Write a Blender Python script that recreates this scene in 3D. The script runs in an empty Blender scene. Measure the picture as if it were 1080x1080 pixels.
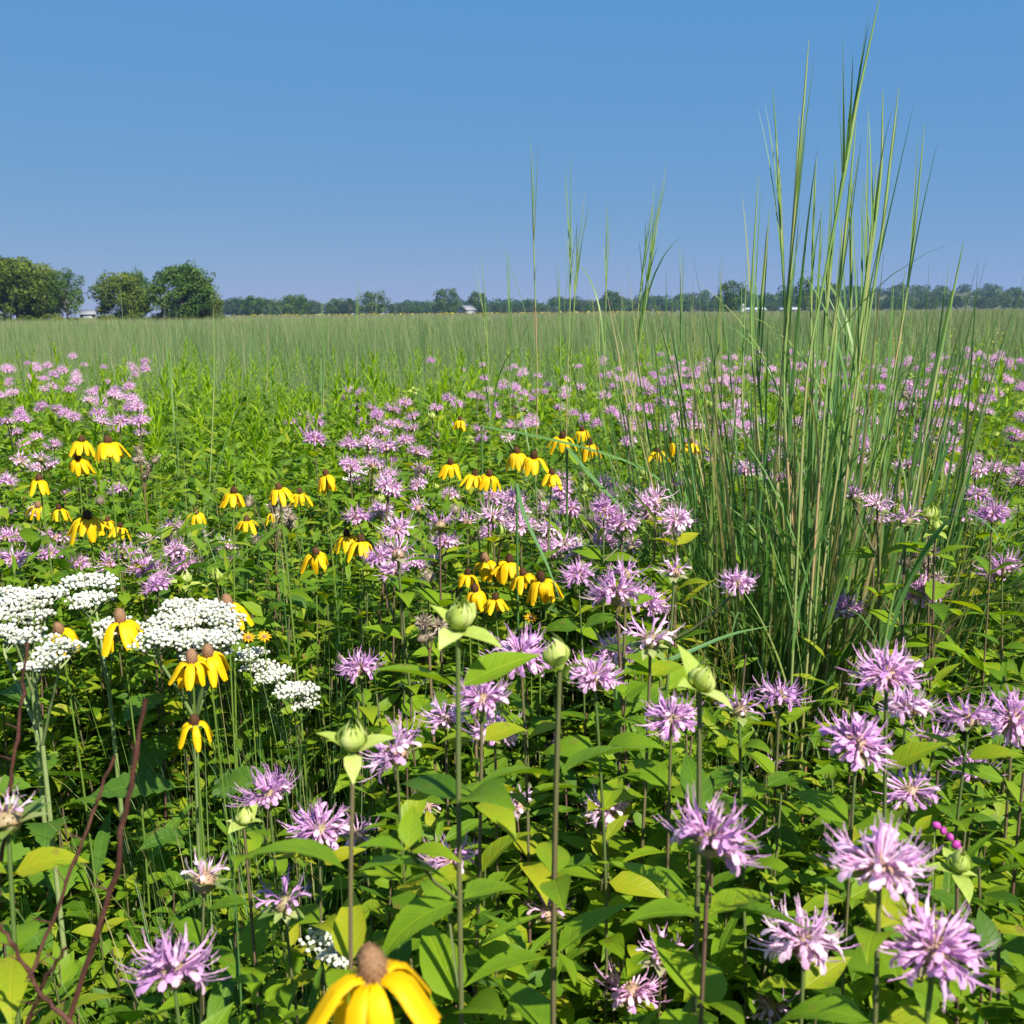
import bpy, math, random
import numpy as np
from mathutils import Matrix, Vector, Euler
rng = np.random.default_rng(11)
random.seed(11)
PI = math.pi
C = bpy.context.scene.collection
sc = bpy.context.scene

# ------------------------------------------------------------------ camera
H = 1.35
PITCH = math.radians(11.03)
ROLL = math.radians(0.55)
F = 1080.0
_f = np.array([0, math.cos(PITCH), -math.sin(PITCH)])
_u0 = np.array([0, math.sin(PITCH), math.cos(PITCH)])
_r0 = np.array([1.0, 0, 0])
_r = _r0 * math.cos(ROLL) - _u0 * math.sin(ROLL)
_u = _u0 * math.cos(ROLL) + _r0 * math.sin(ROLL)
CAM = np.array([0, 0, H])

def P(px, py, depth):
    return CAM + depth * (_f + (px - 540) / F * _r - (py - 540) / F * _u)

def depth_for_z(px, py, z):
    k = (_f + (px - 540) / F * _r - (py - 540) / F * _u)[2]
    return (z - H) / min(k, -1e-3)

cam = bpy.data.cameras.new('camera')
cam.sensor_width = 36; cam.sensor_fit = 'HORIZONTAL'
cam.lens = 36.0
cam.clip_start = 0.02; cam.clip_end = 6000
cam.dof.use_dof = True; cam.dof.focus_distance = 1.9; cam.dof.aperture_fstop = 16.0
camo = bpy.data.objects.new('camera', cam); C.objects.link(camo)
m = Matrix(((_r[0], _u[0], -_f[0], 0), (_r[1], _u[1], -_f[1], 0), (_r[2], _u[2], -_f[2], H), (0, 0, 0, 1)))
camo.matrix_world = m
sc.camera = camo

# ------------------------------------------------------------------ materials
def new_mat(name):
    m = bpy.data.materials.new(name); m.use_nodes = True
    nt = m.node_tree
    for n in list(nt.nodes): nt.nodes.remove(n)
    return m, nt, nt.nodes, nt.links

def leaf_mat(name, cols, trans=0.35, tcol=None, rough=0.5, spec=0.35, objvar=0.5, noise=0.25, nscale=60.0, bump=0.0, veins=0):
    """cols: list of colours along the pigment ramp; 'tint' per leaf + object random pick the place on it"""
    m, nt, N, L = new_mat(name)
    out = N.new('ShaderNodeOutputMaterial')
    at = N.new('ShaderNodeAttribute'); at.attribute_name = 'tint'
    oi = N.new('ShaderNodeObjectInfo')
    a1 = N.new('ShaderNodeMath'); a1.operation = 'SUBTRACT'; L.new(oi.outputs['Random'], a1.inputs[0]); a1.inputs[1].default_value = 0.5
    a2 = N.new('ShaderNodeMath'); a2.operation = 'MULTIPLY_ADD'; L.new(a1.outputs[0], a2.inputs[0]); a2.inputs[1].default_value = objvar
    L.new(at.outputs['Fac'], a2.inputs[2])
    tc = N.new('ShaderNodeTexCoord'); nz = N.new('ShaderNodeTexNoise'); nz.inputs['Scale'].default_value = nscale; nz.inputs['Detail'].default_value = 2
    L.new(tc.outputs['Object'], nz.inputs['Vector'])
    b1 = N.new('ShaderNodeMath'); b1.operation = 'SUBTRACT'; L.new(nz.outputs['Fac'], b1.inputs[0]); b1.inputs[1].default_value = 0.5
    b2 = N.new('ShaderNodeMath'); b2.operation = 'MULTIPLY_ADD'; L.new(b1.outputs[0], b2.inputs[0]); b2.inputs[1].default_value = noise * 2
    L.new(a2.outputs[0], b2.inputs[2])
    rp = N.new('ShaderNodeValToRGB'); L.new(b2.outputs[0], rp.inputs[0])
    els = rp.color_ramp.elements
    while len(els) < len(cols): els.new(0.5)
    for i, c in enumerate(cols):
        els[i].position = i / max(1, len(cols) - 1); els[i].color = (*c, 1)
    pb = N.new('ShaderNodeBsdfPrincipled')
    L.new(rp.outputs[0], pb.inputs['Base Color'])
    pb.inputs['Roughness'].default_value = rough
    pb.inputs['Specular IOR Level'].default_value = spec
    if bump:
        bp = N.new('ShaderNodeBump'); bp.inputs['Strength'].default_value = bump; bp.inputs['Distance'].default_value = 0.001
        nz2 = N.new('ShaderNodeTexNoise'); nz2.inputs['Scale'].default_value = 420; L.new(tc.outputs['Object'], nz2.inputs['Vector'])
        L.new(nz2.outputs['Fac'], bp.inputs['Height']); L.new(bp.outputs[0], pb.inputs['Normal'])
    if veins:
        la = N.new('ShaderNodeAttribute'); la.attribute_name = 'leaf_place'
        sx = N.new('ShaderNodeSeparateXYZ'); L.new(la.outputs['Vector'], sx.inputs[0])
        ab = N.new('ShaderNodeMath'); ab.operation = 'ABSOLUTE'; L.new(sx.outputs[1], ab.inputs[0])
        m1 = N.new('ShaderNodeMath'); m1.operation = 'MULTIPLY_ADD'; L.new(ab.outputs[0], m1.inputs[0]); m1.inputs[1].default_value = -1.1; L.new(sx.outputs[0], m1.inputs[2])
        m2 = N.new('ShaderNodeMath'); m2.operation = 'MULTIPLY'; L.new(m1.outputs[0], m2.inputs[0]); m2.inputs[1].default_value = veins
        m3 = N.new('ShaderNodeMath'); m3.operation = 'PINGPONG'; L.new(m2.outputs[0], m3.inputs[0]); m3.inputs[1].default_value = 1.0      # 0 on a side vein
        mr = N.new('ShaderNodeMapRange'); L.new(m3.outputs[0], mr.inputs[0]); mr.inputs[1].default_value = 0; mr.inputs[2].default_value = .22; mr.inputs[3].default_value = 1; mr.inputs[4].default_value = 0
        md = N.new('ShaderNodeMapRange'); L.new(ab.outputs[0], md.inputs[0]); md.inputs[1].default_value = .004; md.inputs[2].default_value = .018; md.inputs[3].default_value = 1.4; md.inputs[4].default_value = 0
        mm = N.new('ShaderNodeMath'); mm.operation = 'MAXIMUM'; L.new(mr.outputs[0], mm.inputs[0]); L.new(md.outputs[0], mm.inputs[1])
        ma = N.new('ShaderNodeMath'); ma.operation = 'MULTIPLY_ADD'; L.new(mm.outputs[0], ma.inputs[0]); ma.inputs[1].default_value = .13; L.new(b2.outputs[0], ma.inputs[2])
        L.new(ma.outputs[0], rp.inputs[0])
        n3 = N.new('ShaderNodeTexNoise'); n3.inputs['Scale'].default_value = 34; n3.inputs['Detail'].default_value = 3; L.new(tc.outputs['Object'], n3.inputs['Vector'])
        sp = N.new('ShaderNodeMapRange'); L.new(n3.outputs['Fac'], sp.inputs[0]); sp.inputs[1].default_value = .66; sp.inputs[2].default_value = .72; sp.inputs[3].default_value = 0; sp.inputs[4].default_value = .75
        sm = N.new('ShaderNodeMix'); sm.data_type = 'RGBA'; L.new(sp.outputs[0], sm.inputs[0]); L.new(rp.outputs[0], sm.inputs[6]); sm.inputs[7].default_value = (.22, .15, .035, 1)
        L.new(sm.outputs[2], pb.inputs['Base Color'])
        vb = N.new('ShaderNodeBump'); vb.invert = True; vb.inputs['Strength'].default_value = .35; vb.inputs['Distance'].default_value = .0012
        L.new(mm.outputs[0], vb.inputs['Height']); L.new(vb.outputs[0], pb.inputs['Normal'])
    if trans > 0:
        tr = N.new('ShaderNodeBsdfTranslucent')
        mx = N.new('ShaderNodeMix'); mx.data_type = 'RGBA'; mx.blend_type = 'MULTIPLY'; mx.inputs[0].default_value = 1.0
        L.new(rp.outputs[0], mx.inputs[6]); mx.inputs[7].default_value = (*(tcol or (1.5, 1.45, 0.6)), 1)
        L.new(mx.outputs[2], tr.inputs['Color'])
        ms = N.new('ShaderNodeMixShader'); ms.inputs[0].default_value = trans
        L.new(pb.outputs[0], ms.inputs[1]); L.new(tr.outputs[0], ms.inputs[2]); L.new(ms.outputs[0], out.inputs[0])
    else:
        L.new(pb.outputs[0], out.inputs[0])
    return m

M = {}
M['bleaf'] = leaf_mat('bergamot_leaf', [(.068, .150, .008), (.140, .255, .010), (.200, .315, .010), (.340, .355, .014)], .42, (1.6, 1.5, .4), spec=.25, rough=.5, veins=13)
M['bstem'] = leaf_mat('bergamot_stem', [(.085, .140, .030), (.120, .105, .045), (.125, .060, .055), (.085, .035, .040)], 0, noise=.35, nscale=8, rough=.6)
PINK = [(.55, .29, .57), (.73, .42, .66), (.83, .55, .72), (.90, .70, .80)]
M['petal'] = leaf_mat('lavender_petal', PINK, .36, (1.15, 1.05, 1.2), rough=.6, spec=.2, objvar=.55, noise=.15)
M['bract'] = leaf_mat('pale_bract', [(.13, .22, .04), (.22, .31, .07), (.36, .40, .14), (.40, .33, .25)], .3, (1.2, 1.2, .7), objvar=.3)
M['bud'] = leaf_mat('green_bud', [(.27, .36, .05), (.42, .50, .11), (.58, .62, .24)], .32, (1.2, 1.2, .7), objvar=.3, rough=.75, spec=.15, noise=.35, nscale=220, bump=.5)
M['calyx'] = leaf_mat('calyx', [(.18, .20, .06), (.34, .24, .14), (.46, .26, .20)], .1, objvar=.5)
M['yellow'] = leaf_mat('yellow_petal', [(.78, .42, .0), (.86, .52, .002), (.90, .60, .004)], .28, (1.1, 1.05, .5), rough=.55, spec=.25, objvar=.3, noise=.1)
M['cone'] = leaf_mat('brown_cone', [(.030, .014, .008), (.075, .034, .016), (.130, .065, .030)], 0, rough=.85, spec=.1, objvar=.5, noise=.5, nscale=500, bump=.8)
M['cone_tan'] = leaf_mat('tan_cone', [(.16, .085, .035), (.25, .14, .075), (.30, .17, .11)], 0, rough=.85, spec=.1, objvar=.3, noise=.4, nscale=500, bump=.8)
M['white'] = leaf_mat('white_button', [(.42, .40, .28), (.60, .60, .51), (.70, .70, .64)], .12, (1, 1, 1), rough=.75, spec=.15, objvar=.1, noise=.2, nscale=300)
M['qleaf'] = leaf_mat('coarse_leaf', [(.055, .130, .014), (.095, .195, .016), (.150, .265, .020)], .38, veins=16)
M['qstem'] = leaf_mat('pale_stem', [(.11, .19, .05), (.19, .26, .08), (.27, .31, .13)], 0, rough=.6)
M['gleaf'] = leaf_mat('goldenrod_leaf', [(.130, .265, .006), (.215, .370, .008), (.300, .450, .012)], .45, (1.5, 1.4, .4), objvar=.4, spec=.2)
M['gstem'] = leaf_mat('goldenrod_stem', [(.09, .16, .02), (.14, .20, .03)], 0)
M['grass'] = leaf_mat('tall_grass_blade', [(.055, .145, .048), (.092, .210, .062), (.140, .270, .066), (.20, .28, .065), (.40, .32, .15)], .38, (1.35, 1.4, .7), rough=.42, spec=.45, objvar=.2, nscale=5)
M['culm'] = leaf_mat('grass_culm', [(.120, .220, .045), (.175, .270, .065), (.24, .28, .085), (.38, .25, .12), (.34, .16, .075)], .15, objvar=.15, noise=.30, nscale=7)
M['thin'] = leaf_mat('thin_grass', [(.045, .115, .018), (.085, .175, .022), (.145, .225, .032)], .36, (1.35, 1.4, .7), objvar=0, noise=.1)
M['field'] = leaf_mat('prairie_grass', [(.065, .140, .045), (.115, .205, .065), (.160, .250, .085), (.215, .265, .110), (.29, .27, .15)], .28, (1.3, 1.3, .8), objvar=0, noise=.45, nscale=.22, rough=.7, spec=.15)
M['under'] = leaf_mat('understory_leaf', [(.050, .125, .008), (.105, .205, .010), (.170, .285, .012), (.30, .34, .016)], .42, objvar=0, noise=.15, nscale=9, spec=.25, veins=12)
M['dead'] = leaf_mat('dead_stem_bark', [(.045, .016, .012), (.085, .030, .020), (.13, .055, .035)], 0, rough=.6, noise=.5, nscale=90, bump=.6)
M['fluff'] = leaf_mat('dried_fluff', [(.20, .15, .10), (.34, .27, .19), (.50, .43, .34)], .2, (1, 1, 1), objvar=.4)
M['drystem'] = leaf_mat('dried_stem', [(.13, .10, .045), (.20, .14, .07)], 0)
M['magenta'] = leaf_mat('magenta_bud', [(.42, .03, .28), (.58, .09, .42)], .2, (1, 1, 1))
M['orange'] = leaf_mat('orange_petal', [(.80, .30, .002), (.85, .42, .004)], .25, (1.1, 1, .5))
TREEC = {
 'tree_a': [(.045, .085, .010), (.090, .138, .014), (.145, .185, .018), (.20, .22, .022)],
 'tree_b': [(.026, .068, .012), (.046, .100, .015), (.072, .135, .018), (.10, .16, .022)],
 'tree_c': [(.022, .054, .014), (.038, .082, .018), (.058, .108, .022), (.08, .13, .028)],
}
for k, v in TREEC.items():
    M[k] = leaf_mat(k + '_leaf', v, .22, (1.3, 1.3, .7), objvar=.35, noise=.35, nscale=.35, rough=.6, spec=.2)
M['bark'] = leaf_mat('bark', [(.06, .05, .04), (.11, .095, .08), (.16, .14, .12)], 0, rough=.9, spec=.1, noise=.4, nscale=1.5)
M['yfar'] = leaf_mat('far_yellow', [(.55, .42, .02), (.62, .50, .04)], .2, (1, 1, .5), objvar=0)

def plain(name, col, rough=.7, nscale=8, var=.12):
    d = tuple(max(0, c * (1 - var)) for c in col); l = tuple(min(1, c * (1 + var)) for c in col)
    return leaf_mat(name, [d, col, l], 0, rough=rough, spec=.3, objvar=0, noise=.5, nscale=nscale)
M['whitewall'] = plain('white_siding', (.40, .41, .41)); M['palegrey'] = plain('pale_metal_roof', (.40, .43, .45), .55)
M['greyroof'] = plain('grey_shingle', (.22, .22, .23)); M['glass'] = plain('dark_glazing', (.03, .035, .04), .15)
M['door'] = plain('shed_door', (.30, .31, .32))

m, nt, N, L = new_mat('meadow_soil')
out = N.new('ShaderNodeOutputMaterial'); pb = N.new('ShaderNodeBsdfPrincipled'); pb.inputs['Roughness'].default_value = .95
tc = N.new('ShaderNodeTexCoord'); n1 = N.new('ShaderNodeTexNoise'); n1.inputs['Scale'].default_value = .05; n1.inputs['Detail'].default_value = 8
n2 = N.new('ShaderNodeTexNoise'); n2.inputs['Scale'].default_value = 14; n2.inputs['Detail'].default_value = 6
L.new(tc.outputs['Object'], n1.inputs['Vector']); L.new(tc.outputs['Object'], n2.inputs['Vector'])
r1 = N.new('ShaderNodeValToRGB'); r1.color_ramp.elements[0].color = (.055, .085, .022, 1); r1.color_ramp.elements[1].color = (.11, .14, .04, 1)
r1.color_ramp.elements[0].position = .35; r1.color_ramp.elements[1].position = .65
r2 = N.new('ShaderNodeValToRGB'); r2.color_ramp.elements[0].color = (.030, .022, .013, 1); r2.color_ramp.elements[1].color = (.085, .085, .035, 1)
r2.color_ramp.elements[0].position = .35; r2.color_ramp.elements[1].position = .7
mx = N.new('ShaderNodeMix'); mx.data_type = 'RGBA'; mx.inputs[0].default_value = .5
L.new(n1.outputs['Fac'], r1.inputs[0]); L.new(n2.outputs['Fac'], r2.inputs[0]); L.new(r1.outputs[0], mx.inputs[6]); L.new(r2.outputs[0], mx.inputs[7])
L.new(mx.outputs[2], pb.inputs['Base Color']); L.new(pb.outputs[0], out.inputs[0])
bp = N.new('ShaderNodeBump'); bp.inputs['Strength'].default_value = .6; bp.inputs['Distance'].default_value = .03; L.new(n2.outputs['Fac'], bp.inputs['Height']); L.new(bp.outputs[0], pb.inputs['Normal'])
M['soil'] = m

# ------------------------------------------------------------------ mesh helpers
class Geo:
    def __init__(s): s.V = []; s.Q = []; s.T = []; s.tint = []; s.n = 0; s.QM = []; s.TM = []; s.LV = []
    def add(s, v, q=None, t=None, tint=.5, mat=0, lv=None):
        v = np.asarray(v, float).reshape(-1, 3)
        if q is not None and len(q): q = np.asarray(q, np.int64).reshape(-1, 4); s.Q.append(q + s.n); s.QM.append(np.full(len(q), mat))
        if t is not None and len(t): t = np.asarray(t, np.int64).reshape(-1, 3); s.T.append(t + s.n); s.TM.append(np.full(len(t), mat))
        s.V.append(v); s.tint.append(np.broadcast_to(np.asarray(tint, float), (len(v),)).copy()); s.LV.append(np.zeros((len(v), 2)) if lv is None else lv); s.n += len(v)
    def inst(s, tm, Mx, Pp, S, tints, mat=0):
        """many copies of one template, merged"""
        v, q = tm[:2]; k = len(v); n = len(Pp)
        if n == 0: return
        W = np.einsum('nij,kj->nki', Mx, v) * np.asarray(S)[:, None, None] + np.asarray(Pp)[:, None, :]
        Q = (q[None] + (np.arange(n) * k)[:, None, None]).reshape(-1, q.shape[1])
        s.add(W.reshape(-1, 3), Q if q.shape[1] == 4 else None, Q if q.shape[1] == 3 else None, np.repeat(tints, k), mat, np.tile(tm[2], (n, 1)) if len(tm) > 2 else None)
    def mesh(s, name, mats, smooth=True):
        me = bpy.data.meshes.new(name)
        V = np.concatenate(s.V); Q = np.concatenate(s.Q) if s.Q else np.zeros((0, 4), int); T = np.concatenate(s.T) if s.T else np.zeros((0, 3), int)
        me.vertices.add(len(V)); me.vertices.foreach_set('co', V.astype(np.float32).ravel())
        nl = Q.size + T.size
        me.loops.add(nl); me.loops.foreach_set('vertex_index', np.concatenate([Q.ravel(), T.ravel()]).astype(np.int32))
        me.polygons.add(len(Q) + len(T))
        st = np.concatenate([np.arange(len(Q)) * 4, Q.size + np.arange(len(T)) * 3]).astype(np.int32)
        me.polygons.foreach_set('loop_start', st)
        mi = np.concatenate([np.concatenate(s.QM) if s.QM else np.zeros(0), np.concatenate(s.TM) if s.TM else np.zeros(0)]).astype(np.int32)
        me.polygons.foreach_set('material_index', mi)
        if smooth: me.polygons.foreach_set('use_smooth', np.ones(len(st), bool))
        a = me.attributes.new('tint', 'FLOAT', 'POINT'); a.data.foreach_set('value', np.concatenate(s.tint).astype(np.float32))
        LV = np.concatenate(s.LV)
        if LV.any(): b = me.attributes.new('leaf_place', 'FLOAT_VECTOR', 'POINT'); b.data.foreach_set('vector', np.concatenate([LV, LV[:, :1] * 0], 1).astype(np.float32).ravel())
        for mm in (mats if isinstance(mats, (list, tuple)) else [mats]): me.materials.append(mm)
        me.update(calc_edges=True)
        return me
    def obj(s, name, mats, parent=None, smooth=True):
        return link(name, s.mesh(name, mats, smooth), parent)

def link(name, me, parent=None, loc=None, rot=None, scale=None):
    o = bpy.data.objects.new(name, me); C.objects.link(o)
    if parent: o.parent = parent
    if loc is not None: o.location = loc
    if rot is not None: o.rotation_euler = rot
    if scale is not None: o.scale = (scale,) * 3 if isinstance(scale, (int, float)) else scale
    return o

def thing(name, label, cat, loc=(0, 0, 0), rotz=0, group=None):
    o = bpy.data.objects.new(name, None); C.objects.link(o); o.empty_display_size = .05
    o.location = loc; o.rotation_euler = (0, 0, rotz); o['label'] = label; o['category'] = cat
    if group: o['group'] = group
    return o

def mats3(az, el, roll=None):
    az = np.asarray(az, float); el = np.broadcast_to(np.asarray(el, float), az.shape)
    X = np.stack([np.cos(el) * np.cos(az), np.cos(el) * np.sin(az), np.sin(el)], -1)
    Y = np.stack([-np.sin(az), np.cos(az), 0 * az], -1)
    Z = np.cross(X, Y)
    if roll is not None:
        c, s_ = np.cos(roll)[..., None], np.sin(roll)[..., None]
        Y, Z = Y * c + Z * s_, Z * c - Y * s_
    return np.stack([X, Y, Z], -1)

def grid_quads(nr, ncol, wrap=False):
    q = []
    for i in range(nr - 1):
        for j in range(ncol if wrap else ncol - 1):
            q.append((i * ncol + j, i * ncol + (j + 1) % ncol, (i + 1) * ncol + (j + 1) % ncol, (i + 1) * ncol + j))
    return np.array(q)

def tube(pts, rad, sides=5):
    pts = np.asarray(pts, float); n = len(pts); rad = np.broadcast_to(np.asarray(rad, float), (n,))
    T = np.gradient(pts, axis=0); T /= np.linalg.norm(T, axis=1)[:, None] + 1e-12
    ref = np.array([0.3, 0.9, 0.1]); A = np.cross(T, ref); A /= np.linalg.norm(A, axis=1)[:, None] + 1e-12
    B = np.cross(T, A)
    ang = np.arange(sides) / sides * 2 * PI
    v = pts[:, None] + rad[:, None, None] * (np.cos(ang)[None, :, None] * A[:, None] + np.sin(ang)[None, :, None] * B[:, None])
    return v.reshape(-1, 3), grid_quads(n, sides, True)

def leaf_t(L=1.0, W=.4, n=5, fold=.3, droop=.5, peak=.3, pet=.06, serr=0, wave=0.0):
    """leaf template along +X, midrib and two halves"""
    if serr: n = serr * 2
    t = np.linspace(0, 1, n + 1)
    w = np.where(t < peak, np.sin(t / peak * PI / 2) ** .8, np.cos((t - peak) / (1 - peak) * PI / 2) ** 1.15) * W / 2
    w = np.maximum(w, 0.004 * L)
    if serr: w[1:-1:2] *= 1.12; w[2:-1:2] *= .86
    a = .15 - droop * t ** 1.3
    ds = L / n
    x = np.concatenate([[0], np.cumsum(np.cos(a[:-1]) * ds)]) + pet * L
    z = np.concatenate([[0], np.cumsum(np.sin(a[:-1]) * ds)])
    wv = wave * W * np.sin(t * 9)
    v = np.stack([np.stack([x, w, z + fold * w + wv], -1), np.stack([x, 0 * w, z], -1), np.stack([x, -w, z + fold * w - wv], -1)], 1).reshape(-1, 3)
    pv = np.array([[0, .012 * L, 0], [0, 0, -.004 * L], [0, -.012 * L, 0]])
    v = np.concatenate([pv, v])
    lv = np.concatenate([np.zeros((3, 2)), np.stack([np.stack([t, w / L], -1), np.stack([t, 0 * t], -1), np.stack([t, -w / L], -1)], 1).reshape(-1, 2)])
    return v, grid_quads(n + 2, 3), lv

def blades(g, Pp, az, lean, bend, L, W, n=6, tint=.5, mat=0, fold=0.0, twist=0.0, taper=.75, rise=.15, powr=1.6):
    """grass blades, vectorised: N strips that rise from Pp and arch towards az"""
    Pp = np.asarray(Pp, float); N_ = len(Pp)
    bc = lambda a: np.broadcast_to(np.asarray(a, float), (N_,))
    az, lean, bend, L, W, tint = map(bc, (az, lean, bend, L, W, tint))
    s = np.linspace(0, 1, n + 1)
    th = lean[:, None] + bend[:, None] * s[None] ** powr
    ds = L[:, None] / n
    hx = np.concatenate([np.zeros((N_, 1)), np.cumsum(np.sin(th[:, :-1]) * ds, 1)], 1)
    hz = np.concatenate([np.zeros((N_, 1)), np.cumsum(np.cos(th[:, :-1]) * ds, 1)], 1)
    D = np.stack([np.cos(az), np.sin(az)], -1)
    ctr = np.stack([Pp[:, :1] + hx * D[:, :1], Pp[:, 1:2] + hx * D[:, 1:], Pp[:, 2:] + hz], -1)
    sa = az[:, None] + PI / 2 + twist * s[None] * np.where(np.arange(N_) % 2, 1, -1)[:, None]
    side = np.stack([np.cos(sa), np.sin(sa), 0 * sa], -1)
    prof = np.minimum(1, s / rise * .5 + .5) * (1 - s) ** taper + .02
    w = W[:, None, None] / 2 * prof[None, :, None]
    if fold:
        nrm = np.stack([-np.cos(th) * D[:, :1], -np.cos(th) * D[:, 1:], np.sin(th)], -1)
        v = np.stack([ctr + side * w + nrm * w * fold, ctr, ctr - side * w + nrm * w * fold], 2); k = 3
    else:
        v = np.stack([ctr + side * w, ctr - side * w], 2); k = 2
    q = grid_quads(n + 1, k)
    Q = (q[None] + (np.arange(N_) * (n + 1) * k)[:, None, None]).reshape(-1, 4)
    g.add(v.reshape(-1, 3), Q, tint=np.repeat(tint, (n + 1) * k), mat=mat)

def ellipsoid(c, rx, ry, rz, nu=10, nv=7, bump=0.0):
    u = np.arange(nu) / nu * 2 * PI; vv = np.linspace(.02, PI - .02, nv)
    V = np.stack([np.sin(vv)[:, None] * np.cos(u), np.sin(vv)[:, None] * np.sin(u), np.cos(vv)[:, None] + 0 * u], -1)
    if bump: V = V * (1 + bump * rng.uniform(-1, 1, V.shape[:2]))[..., None]
    V = V * np.array([rx, ry, rz]) + np.asarray(c)
    return V.reshape(-1, 3), grid_quads(nv, nu, True)

def box(g, lo, hi, mat=0, tint=.5):
    x0, y0, z0 = lo; x1, y1, z1 = hi
    v = [(x0, y0, z0), (x1, y0, z0), (x1, y1, z0), (x0, y1, z0), (x0, y0, z1), (x1, y0, z1), (x1, y1, z1), (x0, y1, z1)]
    g.add(v, [(0, 3, 2, 1), (4, 5, 6, 7), (0, 1, 5, 4), (1, 2, 6, 5), (2, 3, 7, 6), (3, 0, 4, 7)], tint=tint, mat=mat)

# ------------------------------------------------------------------ ground, hill
g = Geo()
nx, ny = 120, 120
xs = np.sign(np.linspace(-1, 1, nx)) * np.abs(np.linspace(-1, 1, nx)) ** 3 * 1400
ys = -60 + np.linspace(0, 1, ny) ** 3 * 1510
X, Y = np.meshgrid(xs, ys)
D_ = np.hypot(X, Y)
Z = .03 * np.sin(X * 1.7 + .3) * np.cos(Y * 1.3) * np.clip(1 - D_ / 80, 0, 1)
hillm = np.exp(-((X - 420) / 330.0) ** 2) * np.clip((Y - 640) / 380, 0, 1) ** 1.5
Z = Z + 18 * hillm
g.add(np.stack([X, Y, Z], -1).reshape(-1, 3), grid_quads(ny, nx))
o = g.obj('ground', M['soil']); o['kind'] = 'structure'
def ground_z(x, y): return 18 * math.exp(-((x - 420) / 330.0) ** 2) * min(1, max(0, (y - 640) / 380)) ** 1.5

# ------------------------------------------------------------------ bergamot templates
LEAF_B = [leaf_t(1, .48, 6, .28, .75, .28), leaf_t(1, .52, 6, .22, 1.15, .25), leaf_t(1, .44, 6, .36, .45, .30)]

def wobble_path(h, n=12, amp=.012, seed=0):
    r = np.random.default_rng(seed)
    z = np.linspace(0, h, n); a, b = r.uniform(0, 6.28, 2); k = r.uniform(2, 4)
    x = amp * np.sin(z * k + a); y = amp * np.sin(z * k * .8 + b)
    x -= x[0]; y -= y[0]
    return np.stack([x, y, z], -1)

def path_at(p, z):
    return np.stack([np.interp(z, p[:, 2], p[:, 0]), np.interp(z, p[:, 2], p[:, 1]), np.asarray(z, float)], -1)

def bergamot_shoot(seed, zlo=.22, top=.97, branch=True):
    """stem Geo, foliage Geo, top point for a stem 1 m tall"""
    r = np.random.default_rng(seed)
    p = wobble_path(1.0, 14, .026, seed)
    st = Geo(); v, q = tube(p, np.linspace(.0028, .0017, len(p)), 4); st.add(v, q, tint=np.repeat(np.linspace(.9, .25, len(p)), 4))
    fo = Geo(); zs = []; z = zlo
    while z < top: zs.append(z); z += r.uniform(.055, .08)
    k0 = r.uniform(0, PI)
    for i, z in enumerate(zs):
        rel = (z - zlo) / (top - zlo)
        Ls = (.088 - .034 * rel) * r.uniform(.85, 1.15)
        a0 = k0 + i * PI / 2 + r.uniform(-.3, .3)
        az = np.array([a0, a0 + PI]) + r.uniform(-.15, .15, 2)
        fo.inst(LEAF_B[r.integers(3)], mats3(az, r.uniform(-.15, .55, 2), r.uniform(-.4, .4, 2)), path_at(p, np.array([z, z])), np.full(2, Ls) * r.uniform(.9, 1.1, 2), r.uniform(.2, .85, 2))
        if branch and r.random() < .45 and rel < .85:       # small leaf pair in the axil
            az2 = az[:1] + r.uniform(-.3, .3)
            bp_ = path_at(p, np.array([z]))[0]
            tip = bp_ + np.array([math.cos(az2[0]) * .035, math.sin(az2[0]) * .035, .045])
            v, q = tube([bp_, (bp_ + tip) / 2 + [0, 0, -.004], tip], .0011, 3); st.add(v, q, tint=.3)
            a3 = az2[0] + np.array([0, 2.1, 4.2]) + r.uniform(-.4, .4, 3)
            fo.inst(LEAF_B[r.integers(3)], mats3(a3, r.uniform(.1, .7, 3)), np.repeat(tip[None], 3, 0), r.uniform(.025, .042, 3), r.uniform(.4, 1, 3))
    return st, fo, p

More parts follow.
